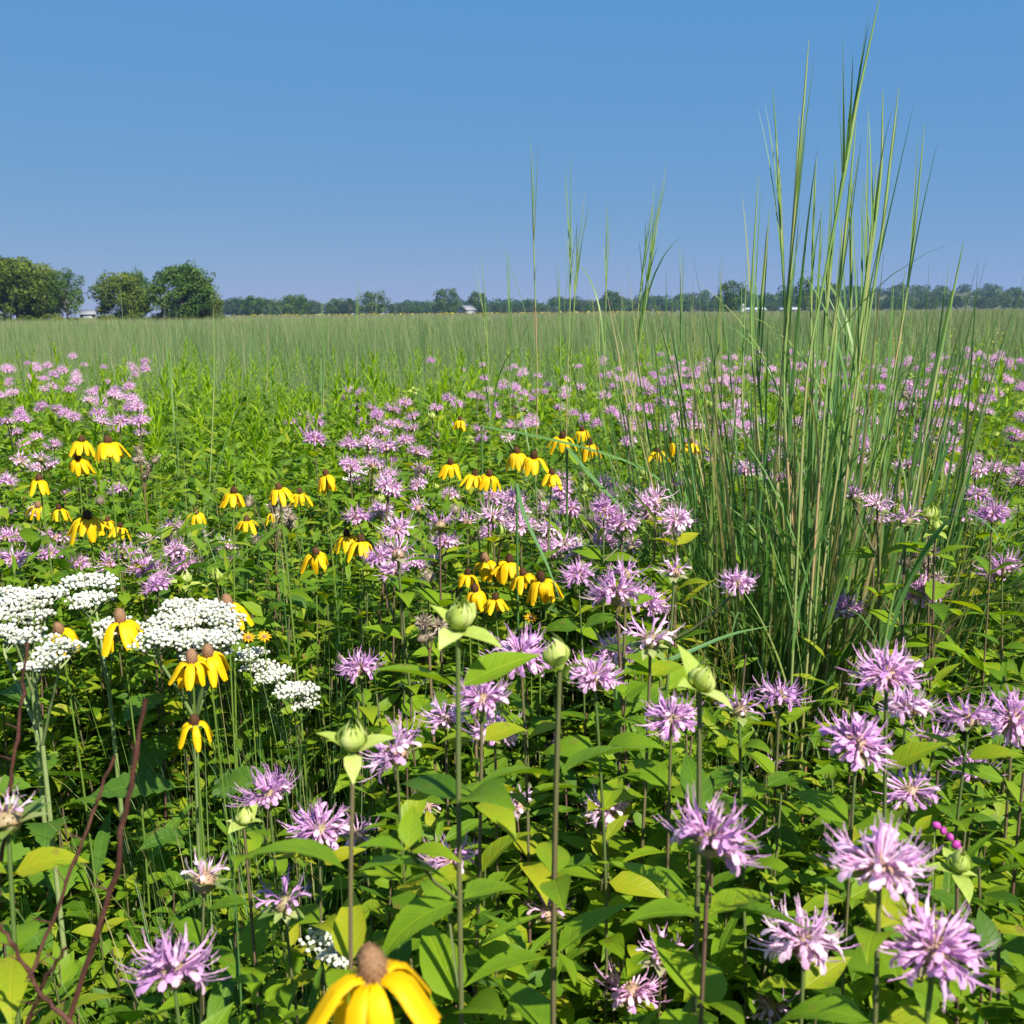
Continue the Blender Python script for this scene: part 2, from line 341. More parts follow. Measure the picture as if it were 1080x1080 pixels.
def floret():
    """one tubular two-lipped floret along +X, about 1 unit = 29 mm reach"""
    g = Geo()
    xs_ = np.linspace(0, .52, 4); zc = .06 * (xs_ / .52) ** 2
    v, q = tube(np.stack([xs_, 0 * xs_, zc], -1), [.024, .032, .046, .062], 4); g.add(v, q)
    t = np.linspace(0, 1, 5)   # upper lip: narrow hood reaching on
    a = .25 + .5 * t; x = .50 + np.concatenate([[0], np.cumsum(np.cos(a[:-1]) * .115)]); z = .07 + np.concatenate([[0], np.cumsum(np.sin(a[:-1]) * .115)])
    w = np.array([.050, .048, .042, .030, .010])
    g.add(np.stack([np.stack([x, w, z - .015], -1), np.stack([x, 0 * w, z + .01], -1), np.stack([x, -w, z - .015], -1)], 1).reshape(-1, 3), grid_quads(5, 3))
    a = -.1 - 1.35 * t ** .8   # lower lip: broad, hanging
    x = .50 + np.concatenate([[0], np.cumsum(np.cos(a[:-1]) * .105)]); z = .04 + np.concatenate([[0], np.cumsum(np.sin(a[:-1]) * .105)])
    w = np.array([.050, .064, .084, .098, .046])
    g.add(np.stack([np.stack([x, w, z - .02], -1), np.stack([x, 0 * w, z], -1), np.stack([x, -w, z - .02], -1)], 1).reshape(-1, 3), grid_quads(5, 3))
    v, q = tube([[.86, .012, .24], [1.02, .02, .36], [1.14, .015, .47]], [.011, .010, .008], 3); g.add(v, q)      # stamens
    v, q = tube([[.86, -.012, .24], [1.00, -.03, .30], [1.08, -.03, .40]], [.011, .010, .008], 3); g.add(v, q)
    return np.concatenate(g.V), np.concatenate(g.Q)
FLORET = floret()

def head_mesh(seed, kind):
    """kinds: full, ring (spent centre), sparse, star (opening, large pale bracts)"""
    r = np.random.default_rng(seed)
    fl = Geo()
    if kind == 'full': n, e = 66, np.concatenate([r.uniform(-.45, .20, 36), r.uniform(.2, .6, 18), r.uniform(.6, 1.35, 12)])
    elif kind == 'ring': n, e = 42, np.concatenate([r.uniform(-.40, .30, 28), r.uniform(.2, .75, 14)])
    elif kind == 'sparse': n, e = 17, np.concatenate([r.uniform(-.1, .45, 8), r.uniform(.4, 1.2, 9)])
    else: n, e = 12, np.concatenate([r.uniform(.2, .8, 6), r.uniform(.8, 1.4, 6)])
    az = np.arange(n) * 2.39996 + r.uniform(-.3, .3, n)
    s = .0285 * r.uniform(.62, 1.15, n) * np.where(e > .6, .90, 1)
    if kind == 'star': s *= .75
    base = np.stack([np.cos(az) * np.cos(e) * .007, np.sin(az) * np.cos(e) * .007, .004 + np.sin(e) * .006], -1)
    fl.inst(FLORET, mats3(az, e, r.normal(0, .35, n)), base, s, np.clip(r.normal(.5, .22, n), 0, 1))
    br = Geo()
    nb = 9
    azb = np.arange(nb) / nb * 2 * PI + r.uniform(-.3, .3, nb)
    big = 1.25 if kind == 'star' else (.95 if kind != 'sparse' else 1.05)
    br.inst(leaf_t(1, .50, 4, .25, .5, .35, .0), mats3(azb, r.uniform(-.35, .25, nb) + (.45 if kind == 'star' else 0)), np.tile([0, 0, -.007], (nb, 1)), big * r.uniform(.020, .030, nb), r.uniform(.1, .9, nb))
    v, q = ellipsoid((0, 0, -.001), .0105, .0105, .0115, 9, 6, .12); br.add(v, q, tint=.5, mat=1)
    ne = 40; az2 = np.arange(ne) * 2.39996; e2 = np.arcsin(np.linspace(0, .98, ne))
    br.inst(leaf_t(1, .34, 2, .2, .1, .3, 0), mats3(az2, e2), np.stack([np.cos(az2) * np.cos(e2), np.sin(az2) * np.cos(e2), np.sin(e2)], -1) * .0085, np.full(ne, .0062), r.uniform(.1, .9, ne), mat=1)
    return fl.mesh('flower_head', M['petal']), br.mesh('bract_collar', [M['bract'], M['calyx']])

def bud_mesh(seed):
    r = np.random.default_rng(seed); g = Geo()
    v, q = ellipsoid((0, 0, .006), .0072, .0072, .0088, 10, 7, .05); g.add(v, q, tint=.5)
    for ring, (nb, rr, hh, off) in enumerate([(5, .0108, .0215, 0), (5, .0092, .0265, .6)]):
        for k in range(nb):
            a = k / nb * 2 * PI + off + r.uniform(-.15, .15); t = np.linspace(0, 1, 7)
            prof = np.sin(np.clip(t, 0, 1) * PI * .94) ** .85 * rr + .0016
            z = -.004 + t * hh * r.uniform(.85, 1.2); prof = prof * np.linspace(1, r.uniform(.6, 1.05), 7)
            hw = np.array([.25, .52, .62, .55, .40, .22, .05]) * r.uniform(.85, 1.1)
            cols = []
            for f in (-1, -.5, 0, .5, 1):
                ang = a + f * hw; rad = prof * (1 + .06 * (1 - abs(f)))
                cols.append(np.stack([rad * np.cos(ang), rad * np.sin(ang), z], -1))
            g.add(np.stack(cols, 1).reshape(-1, 3), grid_quads(7, 5), tint=r.uniform(.2, .9))
    az = np.arange(4) * PI / 2 + r.uniform(-.3, .3)
    g.inst(leaf_t(1, .5, 4, .25, .7, .35, 0), mats3(az, r.uniform(-.3, .7, 4)), np.tile([0, 0, -.006], (4, 1)), r.uniform(.022, .045, 4), r.uniform(.2, .8, 4))
    return g.mesh('flower_bud', M['bud'])

def spent_mesh(seed):
    r = np.random.default_rng(seed); g = Geo()
    v, q = ellipsoid((0, 0, 0), .010, .010, .010, 9, 6, .15); g.add(v, q, tint=.3)
    ne = 70; az2 = np.arange(ne) * 2.39996; e2 = np.arcsin(np.linspace(-.4, .98, ne))
    g.inst(leaf_t(1, .25, 2, .2, .2, .3, 0), mats3(az2, e2), np.stack([np.cos(az2) * np.cos(e2), np.sin(az2) * np.cos(e2), np.sin(e2)], -1) * .008, r.uniform(.006, .011, ne), r.uniform(0, 1, ne))
    return g.mesh('seed_head', M['fluff'])

SHOOTS = [bergamot_shoot(100 + i) for i in range(7)]
SH_STEM = [s[0].mesh('stem', M['bstem']) for s in SHOOTS]
SH_FOL = [s[1].mesh('foliage', M['bleaf']) for s in SHOOTS]
HEADS = {k: [head_mesh(200 + i + 17 * j, k) for i in range(n)] for j, (k, n) in enumerate((('full', 6), ('ring', 4), ('sparse', 4), ('star', 2)))}
BUDS = [bud_mesh(300 + i) for i in range(6)]
SPENT = [spent_mesh(330 + i) for i in range(2)]

def put_head(root, kind, loc, tilt, scale, k):
    rot = (tilt[0], tilt[1], random.uniform(0, 6.28))
    if kind == 'bud': return link('flower_bud', BUDS[k % 6], root, loc, rot, scale)
    if kind == 'spent': return link('seed_head', SPENT[k % 2], root, loc, rot, scale)
    fl, br = HEADS[kind][k % len(HEADS[kind])]
    h = link('flower_head', fl, root, loc, rot, (scale, scale, scale * random.uniform(.72, .95)))
    link('bract_collar', br, h)
    return h

_twig = {}
def twig_mesh(i):
    if i not in _twig:
        g = Geo(); r = np.random.default_rng(900 + i)
        v, q = tube([[0, 0, 0], [.35, 0, .25], [.75, 0, .65], [1, 0, 1]], [.030, .026, .024, .022], 4); g.add(v, q, tint=.3)
        _twig[i] = g.mesh('branch', M['bstem'])
    return _twig[i]

NB = 0
def bergamot(px, py, depth, kind, label, group, hs=1.0, extra=()):
    """a bergamot plant whose (main) head centre is at that ray and depth"""
    global NB
    top = P(px, py, depth); k = NB; NB += 1
    i = k % len(SHOOTS); s = (top[2] - .004) / 1.0
    rz = random.uniform(0, 6.28)
    tp = SHOOTS[i][2][-1] * s
    cx, sx = math.cos(rz), math.sin(rz)
    base = (top[0] - (tp[0] * cx - tp[1] * sx), top[1] - (tp[0] * sx + tp[1] * cx), 0)
    root = thing('wild_bergamot', label, 'wildflower', base, rz, group)
    link('stem', SH_STEM[i], root, scale=s); link('foliage', SH_FOL[i], root, scale=s)
    put_head(root, kind, (tp[0], tp[1], tp[2] + .006), (random.gauss(0, .22), random.gauss(0, .22)), hs, k)
    for (ek, ea, er, ez) in extra:                            # side branches with their own heads
        z0 = s * .93 - max(0, -ez); b0 = path_at(SHOOTS[i][2], z0 / s) * s
        ang = ea
        tw = link('branch', twig_mesh(0), root, tuple(b0), (0, 0, ang), (er, er, tp[2] + ez - b0[2]))
        put_head(root, ek, (b0[0] + math.cos(ang) * er, b0[1] + math.sin(ang) * er, tp[2] + ez + .006), (random.gauss(0, .2), random.gauss(0, .2)), hs * random.uniform(.85, 1), k + 1)
    return root

# ------------------------------------------------------------------ hand-placed bergamots (px, py, width in px, kind, what singles it out)
W0 = .060
near = [
 (183, 1030, 92, 'full', 'large pink wild bergamot bloom low beside the red dead stems'),
 (215, 932, 62, 'star', 'half-open wild bergamot with a star of pale bracts and few lavender florets'),
 (300, 955, 58, 'sparse', 'blue-lavender wild bergamot bloom beside the small low white quinine cluster'),
 (284, 843, 60, 'full', 'ragged lavender wild bergamot bloom with a green bud at its left side'),
 (257, 868, 40, 'bud', 'green wild bergamot bud touching the ragged lavender bloom'),
 (337, 880, 66, 'full', 'round lavender wild bergamot bloom with a pink centre between two smaller blooms'),
 (378, 885, 46, 'sparse', 'small lavender wild bergamot bloom directly right of the round pink-centred bloom'),
 (418, 797, 66, 'ring', 'flat wild bergamot bloom with a peach centre behind the green bud at mid left'),
 (450, 852, 42, 'sparse', 'small violet wild bergamot bloom in shade below the flat peach-centred bloom'),
 (476, 912, 56, 'ring', 'pale wild bergamot bloom tucked behind a dark red stem'),
 (380, 708, 42, 'full', 'lone pink wild bergamot bloom left of the first tall green bud'),
 (508, 742, 58, 'full', 'pink wild bergamot bloom above the deep violet shaded bloom'),
 (470, 762, 48, 'ring', 'peach-pink wild bergamot bloom low at the left of a pink pair'),
 (522, 778, 50, 'full', 'deep violet wild bergamot bloom shaded under the pink pair'),
 (550, 697, 62, 'full', 'lavender wild bergamot bloom just left of the second tall green bud'),
 (627, 718, 56, 'full', 'spiky pink wild bergamot bloom just right of the second tall green bud'),
 (650, 630, 54, 'full', 'upper left half of the big twin wild bergamot bloom beside the coneflower cluster'),
 (682, 638, 46, 'full', 'right half of the big twin wild bergamot bloom beside the coneflower cluster'),
 (686, 678, 60, 'sparse', 'wild bergamot with few curling florets over a fat green calyx'),
 (650, 690, 44, 'full', 'violet wild bergamot bloom half hidden behind the fat green calyx'),
 (708, 762, 54, 'full', 'pink wild bergamot bloom left of the pale onion-shaped bud'),
 (583, 797, 34, 'sparse', 'little pink wild bergamot bloom under the spiky pink bloom'),
 (640, 858, 50, 'ring', 'ragged wild bergamot bloom with an orange-pink centre among large leaves'),
 (545, 852, 46, 'sparse', 'thin lavender wild bergamot bloom behind the crossing dark stems'),
 (748, 892, 98, 'full', 'largest pale lavender wild bergamot bloom at the lower right'),
 (780, 752, 54, 'sparse', 'sprawling lavender wild bergamot bloom right of the pale onion-shaped bud'),
 (822, 738, 48, 'ring', 'wild bergamot bloom with a yellowish centre below the tall grass clump'),
 (903, 788, 74, 'full', 'broad magenta-lavender wild bergamot bloom below the stack of three blooms'),
 (935, 717, 70, 'full', 'topmost and widest of the stacked wild bergamot blooms at the right'),
 (957, 752, 52, 'full', 'middle one of the stacked wild bergamot blooms at the right'),
 (985, 783, 46, 'sparse', 'lowest one of the stacked wild bergamot blooms at the right'),
 (960, 838, 54, 'ring', 'ring-shaped wild bergamot bloom below the stacked blooms'),
 (1027, 818, 44, 'full', 'shaded violet wild bergamot bloom near the right edge'),
 (1022, 762, 56, 'ring', 'pink-centred wild bergamot bloom over pale bracts near the right edge'),
 (1068, 762, 60, 'full', 'purple wild bergamot bloom cut by the right edge beside the pink-centred one'),
 (892, 647, 40, 'full', 'single wild bergamot bloom against the dark base of the tall grass'),
 (972, 627, 42, 'full', 'single wild bergamot bloom right of the tall grass on a reddish stem'),
 (1057, 604, 40, 'full', 'wild bergamot bloom on a dark stem at the right edge above the others'),
 (813, 813, 34, 'sparse', 'tiny half-open wild bergamot bloom below the yellowish-centred one'),
 (928, 920, 108, 'full', 'large close wild bergamot bloom at lower right with magenta buds above it'),
 (848, 1000, 88, 'full', 'close lavender wild bergamot bloom at the bottom right of the largest pale one'),
 (985, 1008, 108, 'full', 'large close wild bergamot bloom in the bottom right corner'),
 (815, 1068, 52, 'ring', 'wild bergamot bloom cut by the bottom edge right of centre'),
 (665, 1050, 62, 'ring', 'pink wild bergamot bloom low at the bottom beside a purple one'),
 (697, 1012, 58, 'sparse', 'one-sided purple wild bergamot bloom just above the low pink bloom'),
 (577, 965, 50, 'sparse', 'lavender wild bergamot bloom behind the dark double stem low in the centre'),
 (8, 868, 84, 'star', 'wild bergamot with pale green bracts cut by the left edge'),
 (483, 662, 58, 'bud', 'tall green wild bergamot bud standing alone below the coneflower cluster'),
 (590, 702, 56, 'bud', 'tall green wild bergamot bud between a lavender and a spiky pink bloom'),
 (738, 726, 56, 'bud', 'pale onion-shaped wild bergamot bud left of the tall grass base'),
 (372, 790, 60, 'bud', 'yellow-green wild bergamot bud out front near the peach-centred bloom'),
 (1010, 918, 46, 'bud', 'green wild bergamot bud cluster near the magenta buds'),
 (980, 548, 26, 'bud', 'small green wild bergamot bud in the leafy area right of the tall grass'),
]
SEEN = []      # (x/y, half width over distance, distance, height) of blooms that stand clear of the leaves in front
for px, py, w, kind, lab in near:
    hw = .040 if kind == 'bud' and w > 30 else (.060)
    if kind == 'bud': d = F * .026 / (w * .72); hs = .80 if w > 30 else 1.0
    else: d = F * W0 / w; hs = .93 if w > 85 else 1.0
    if kind == 'star': d *= .9
    if py > 690 and w < 60 and kind != 'bud': d *= .84; hs *= .84
    z = P(px, py, d)[2]
    if z < .55: d = depth_for_z(px, py, .55); hs = w * d / F / W0
    bergamot(px, py, d, kind, lab, 'wild bergamot near the camera', hs)
    q_ = P(px, py, d); SEEN.append((q_[0] / q_[1], .6 * w / F, q_[1], q_[2] - .02))

cones = [  # px, py of cone, petal spread in px, cone colour, petals, label
 (394, 1017, 112, 'tan', 9, 'huge close yellow coneflower with a rosy tan cone at the bottom edge'),
 (127, 651, 36, 'tan', 8, 'yellow coneflower with a tan cone standing among the white quinine heads'),
 (240, 634, 34, 'tan', 7, 'yellow coneflower with a tall tan cone at the right side of the white quinine'),
 (202, 693, 36, 'tan', 6, 'yellow coneflower with a greenish cone tucked under the white quinine head'),
 (219, 686, 34, 'tan', 8, 'ragged yellow coneflower under the right end of the white quinine head'),
 (63, 662, 30, 'tan', 7, 'yellow coneflower mostly hidden behind the left white quinine heads'),
 (205, 757, 22, 'brown', 6, 'drooping narrow yellow coneflower with a dark cone in shade under the quinine'),
 (571, 608, 28, 'brown', 10, 'fullest coneflower at the right end of the front cluster of seven'),
 (552, 603, 24, 'brown', 7, 'coneflower second from the right in the front cluster of seven'),
 (537, 590, 26, 'brown', 9, 'darkest-coned coneflower at the top of the front cluster of seven'),
 (512, 588, 26, 'tan', 9, 'coneflower behind a stem at the top left of the front cluster of seven'),
 (493, 602, 18, 'brown', 6, 'small leftmost coneflower of the front cluster of seven'),
 (501, 619, 24, 'brown', 9, 'lowest left coneflower of the front cluster of seven'),
 (522, 628, 20, 'brown', 7, 'coneflower half hidden low in the middle of the front cluster of seven'),
 (86, 463, 24, 'brown', 9, 'upper coneflower of the stacked pair in the tall left trio'),
 (82, 482, 24, 'brown', 9, 'lower coneflower of the stacked pair in the tall left trio'),
 (114, 464, 30, 'brown', 12, 'widest and tallest coneflower of the tall left trio'),
 (41, 503, 17, 'brown', 7, 'lone coneflower left of the tall left trio above purple bergamot'),
 (92, 544, 28, 'brown', 9, 'largest coneflower of the low left group below the trio'),
 (113, 547, 16, 'brown', 7, 'middle small coneflower of the low left group below the trio'),
 (126, 553, 16, 'brown', 7, 'rightmost small coneflower of the low left group below the trio'),
 (62, 534, 16, 'brown', 6, 'coneflower turned away in the low left group below the trio'),
 (40, 532, 18, 'tan', 6, 'leftmost coneflower of the low left group below the trio'),
 (207, 539, 17, 'brown', 8, 'lone coneflower in front of the thin left grasses'),
 (246, 516, 10, 'brown', 6, 'tiny coneflower behind the thin left grasses'),
 (260, 547, 18, 'brown', 7, 'coneflower left of the tan dried seed heads'),
 (294, 512, 18, 'brown', 8, 'left coneflower of the pair above the dried seed heads'),
 (316, 518, 21, 'brown', 8, 'right coneflower of the pair above the dried seed heads'),
 (288, 538, 15, 'brown', 6, 'small coneflower caught in the dried seed heads'),
 (344, 498, 16, 'brown', 8, 'single upright coneflower right of the pair above the dried seed heads'),
 (333, 581, 23, 'brown', 8, 'coneflower leaning right below the dried seed heads'),
 (366, 562, 22, 'brown', 9, 'left coneflower of the touching pair left of centre'),
 (380, 568, 24, 'brown', 9, 'right coneflower of the touching pair left of centre'),
 (475, 487, 23, 'brown', 10, 'coneflower standing alone left of the centre group'),
 (500, 498, 18, 'brown', 8, 'left coneflower behind the large pale bergamot in the centre'),
 (516, 498, 18, 'brown', 8, 'right coneflower behind the large pale bergamot in the centre'),
 (545, 475, 24, 'brown', 10, 'left coneflower of the centre group under the long arching blade'),
 (563, 480, 27, 'brown', 11, 'big dense coneflower in the centre group under the long arching blade'),
 (582, 497, 15, 'brown', 7, 'lowest small coneflower of the centre group'),
 (593, 459, 24, 'brown', 7, 'left coneflower of the upper trio above the centre group'),
 (614, 452, 20, 'brown', 7, 'top coneflower of the upper trio above the centre group'),
 (622, 466, 22, 'brown', 8, 'right coneflower of the upper trio above the centre group'),
 (693, 474, 13, 'brown', 6, 'lowest coneflower of the small trio left of the tall grass'),
 (706, 464, 15, 'brown', 8, 'middle coneflower of the small trio left of the tall grass'),
 (728, 465, 14, 'brown', 8, 'right coneflower of the small trio left of the tall grass'),
 (485, 441, 15, 'brown', 7, 'far small coneflower at the back of the centre bergamots'),
]
CONE_PX = [c[:3] for c in cones]

# ------------------------------------------------------------------ drifts of bergamot behind
G_D = 'wild bergamot drifts in the middle distance'
drifts = [
 (905, 1078, 380, 470, 30, 'small lavender wild bergamot in the far drift right of the tall grass'),
 (900, 1078, 470, 560, 20, 'lavender wild bergamot in the nearer drift right of the tall grass'),
 (800, 900, 412, 520, 12, 'lavender wild bergamot half hidden behind the tall grass clump'),
 (690, 800, 386, 430, 24, 'small lavender wild bergamot in the drift left of the tall grass'),
 (655, 790, 432, 500, 12, 'lavender wild bergamot beside the far small coneflowers left of the tall grass'),
 (500, 620, 408, 470, 18, 'pale wild bergamot among the thin upright grasses in the centre'),
 (362, 475, 408, 450, 18, 'lavender wild bergamot in the far centre patch behind white flowers'),
 (365, 500, 450, 505, 16, 'lavender wild bergamot just behind the centre coneflowers'),
 (400, 600, 505, 575, 24, 'lavender wild bergamot in front of the centre coneflowers'),
 (560, 715, 500, 610, 22, 'lavender wild bergamot left of the tall grass base'),
 (395, 520, 560, 612, 8, 'lavender wild bergamot behind the front coneflower cluster'),
 (0, 150, 386, 440, 14, 'small lavender wild bergamot in the far drift by the left goldenrods'),
 (0, 150, 440, 500, 11, 'lavender wild bergamot beside the left pair of tall coneflowers'),
 (0, 130, 505, 600, 12, 'lavender wild bergamot behind the white quinine'),
 (130, 262, 555, 622, 11, 'violet wild bergamot between the white quinine and the thin grasses'),
 (318, 350, 438, 470, 4, 'deep pink wild bergamot in the small tuft amid goldenrod'),
]
placed = []
for x0, x1, y0, y1, n, lab in drifts:
    c = 0; tries = 0
    while c < n and tries < 900:
        tries += 1
        px, py = random.uniform(x0, x1), random.uniform(y0, y1)
        d = depth_for_z(px, py, random.uniform(.86, .96) if px < 280 and py > 500 else random.uniform(.93, 1.06))
        if d > 7: continue
        w = F * W0 / d
        if any(abs(px - a) < .7 * e + .4 * w and -.5 * w < py - b_ < 1.3 * e + .2 * w for a, b_, e in CONE_PX): continue
        if any(abs(px - a) < .70 * (w + e) / 2 and abs(py - b) < .40 * (w + e) / 2 for a, b, e in placed): continue
        placed.append((px, py, w)); c += 1
        kind = random.choices(['full', 'ring', 'sparse', 'bud', 'spent'], [5, 2.5, 2.2, 1.2, .8])[0]
        ex = []
        for _ in range(random.choices([0, 1, 2, 3], [7, 2.2, .7, .1])[0]):
            ex.append((random.choices(['full', 'ring', 'sparse', 'bud'], [6, 2, 1, 1.0])[0], random.uniform(0, 6.28), random.uniform(.045, .085), random.uniform(-.025, .012)))
        bergamot(px, py, d, kind, lab, G_D, random.uniform(.70, .95), ex)
print('bergamots', NB)

# ------------------------------------------------------------------ coneflowers
def petal_mesh(seed):
    r = np.random.default_rng(seed); n = 7
    t = np.linspace(0, 1, n); d0 = r.uniform(1.05, 1.55)
    a = -.15 - d0 * np.minimum(1, t * 2.8) ** .8 + r.uniform(-.1, .25) * t
    Lp = .037 * r.uniform(.85, 1.15)
    x = .0055 + np.concatenate([[0], np.cumsum(np.cos(a[:-1]) * Lp / (n - 1))]); z = np.concatenate([[0], np.cumsum(np.sin(a[:-1]) * Lp / (n - 1))])
    w = .0058 * np.array([.42, .75, .98, 1.05, 1.0, .85, .42]) * r.uniform(.85, 1.1)
    tw = r.uniform(-.3, .3) * t
    rows = []
    for f, dz in ((-1, -.0012), (-.5, .0007), (0, -.0004), (.5, .0007), (1, -.0012)):
        tip = np.where(t > .95, -.0012 * (f == 0) + .0, 0)
        nx_, nz_ = -np.sin(a), np.cos(a)
        rows.append(np.stack([x + nx_ * (dz * 1.5 + f * tw * .003) + tip * np.cos(a), f * w, z + nz_ * (dz * 1.5 + f * tw * .003) + tip * np.sin(a)], -1))
    g = Geo(); g.add(np.stack(rows, 1).reshape(-1, 3), grid_quads(n, 5), tint=r.uniform(.2, .9))
    return g.mesh('petal', M['yellow'])
PETALS = [petal_mesh(400 + i) for i in range(9)]

def cone_mesh(seed, mat, tall=1.0):
    r = np.random.default_rng(seed); g = Geo()
    v, q = ellipsoid((0, 0, .0052 * tall), .0066, .0066, .0086 * tall, 14, 9, .04); g.add(v, q, tint=.5)
    nk = 90; az = np.arange(nk) * 2.39996; e = np.arcsin(np.linspace(-.55, .98, nk))
    pp = np.stack([np.cos(az) * np.cos(e) * .0063, np.sin(az) * np.cos(e) * .0063, .0052 * tall + np.sin(e) * .0083 * tall], -1)
    g.inst(leaf_t(1, .8, 2, .4, .2, .4, 0), mats3(az, e), pp, np.full(nk, .0018), r.uniform(0, 1, nk))
    nk = 16; az = np.arange(nk) / nk * 2 * PI
    g.inst(leaf_t(1, .6, 2, .3, .8, .4, 0), mats3(az, -.3 + 0 * az), np.tile([0, 0, -.001], (nk, 1)), np.full(nk, .009), r.uniform(.2, .6, nk), mat=1)
    return g.mesh('flower_head', [mat, M['bract']])
CONES = {'brown': [cone_mesh(430 + i, M['cone'], t) for i, t in enumerate((1, 1.1))], 'tan': [cone_mesh(440 + i, M['cone_tan'], t) for i, t in enumerate((1.05, 1.15))]}
CF_LEAF = leaf_t(1, .16, 4, .25, .6, .4, .05)
def cf_stem(seed):
    r = np.random.default_rng(seed); p = wobble_path(1.0, 14, .014, seed)
    st = Geo(); v, q = tube(p, np.linspace(.0024, .0012, 14), 5); st.add(v, q, tint=.4)
    fo = Geo(); n = 12; az = r.uniform(0, 6.28, n); z = r.uniform(.25, .70, n)
    for k in range(5):
        pass
    fo.inst(CF_LEAF, mats3(az, r.uniform(.2, .9, n)), path_at(p, z), r.uniform(.07, .13, n), r.uniform(.2, .7, n))
    return st.mesh('stem', M['gstem']), fo.mesh('foliage', M['qleaf']), p
CF_ST = [cf_stem(450 + i) for i in range(4)]
NC = 0
def coneflower(px, py, depth, phrase, cone='brown', npet=9, tilt=(0, 0), hs=1.0, flare=None):
    """px, py: the cone's centre"""
    global NC
    k = NC; NC += 1
    top = P(px, py, depth); stm, fol, p = CF_ST[k % 4]; s = top[2] - .006
    rz = random.uniform(0, 6.28); tp = p[-1] * s; cx, sx = math.cos(rz), math.sin(rz)
    root = thing('coneflower', phrase, 'wildflower', (top[0] - (tp[0] * cx - tp[1] * sx), top[1] - (tp[0] * sx + tp[1] * cx), 0), rz, 'yellow coneflowers')
    link('stem', stm, root, scale=s); link('foliage', fol, root, scale=s)
    h = link('flower_head', CONES[cone][k % 2], root, tuple(tp), (tilt[0] + random.gauss(0, .12), tilt[1] + random.gauss(0, .12), random.uniform(0, 6.28)), hs)
    for j in range(npet):
        link('petal', PETALS[random.randrange(9)], h, (0, 0, -.001), (0, (random.uniform(-.30, .05) if flare is None else flare) + random.gauss(0, .12), j / npet * 2 * PI + random.uniform(-.18, .18)), random.uniform(.9, 1.08))
    return root

for px, py, w, ck, npet, lab in cones:
    d = F * .047 / w
    if P(px, py, d)[2] < .6: d = depth_for_z(px, py, .6)
    hs = 1.0
    if 520 <= py < 800:
        d = min(d, depth_for_z(px, py, .97), 1.5 if px < 250 and py > 600 else 9); hs = max(.70, 1.2 * w * d / F / .047)
    if d > 2.6 and py < 520: d2 = depth_for_z(px, py, 1.1); hs = max(.75, min(1.3, d2 / d)); d = d2
    q_ = P(px, py, d); SEEN.append((q_[0] / q_[1], .6 * w / F, q_[1], q_[2] - .03))
    coneflower(px, py, d, lab, ck, npet, hs=hs, flare=-.22 if w > 100 else random.uniform(-.25, .05))

# ------------------------------------------------------------------ small orange daisies
def daisy(px, py, depth, lab):
    top = P(px, py, depth)
    root = thing('orange_daisy', lab, 'wildflower', (top[0], top[1], 0), 0, 'small orange daisies')
    g = Geo(); p = np.stack([np.linspace(0, 0, 6), np.linspace(0, 0, 6), np.linspace(0, top[2], 6)], -1); v, q = tube(p, .0011, 4); g.add(v, q); g.obj('stem', M['gstem'], root)
    g = Geo(); az = np.arange(10) / 10 * 2 * PI; g.inst(leaf_t(1, .3, 3, .2, .5, .5, 0), mats3(az, .15 + 0 * az), np.tile([0, 0, 0], (10, 1)), rng.uniform(.010, .013, 10), rng.uniform(0, 1, 10))
    v, q = ellipsoid((0, 0, .001), .004, .004, .003, 8, 5); g.add(v, q, mat=1)
    h = g.obj('flower_head', [M['orange'], M['cone_tan']], root); h.location = (0, 0, top[2]); h.rotation_euler = (.5, .2, 0)
daisy(262, 673, 1.5, 'small orange daisy just below the tall tan coneflower by the quinine')
daisy(279, 672, 1.52, 'small orange daisy with few petals right of its twin by the quinine')
daisy(560, 652, 1.5, 'tiny orange daisy in shade under the front coneflower cluster')

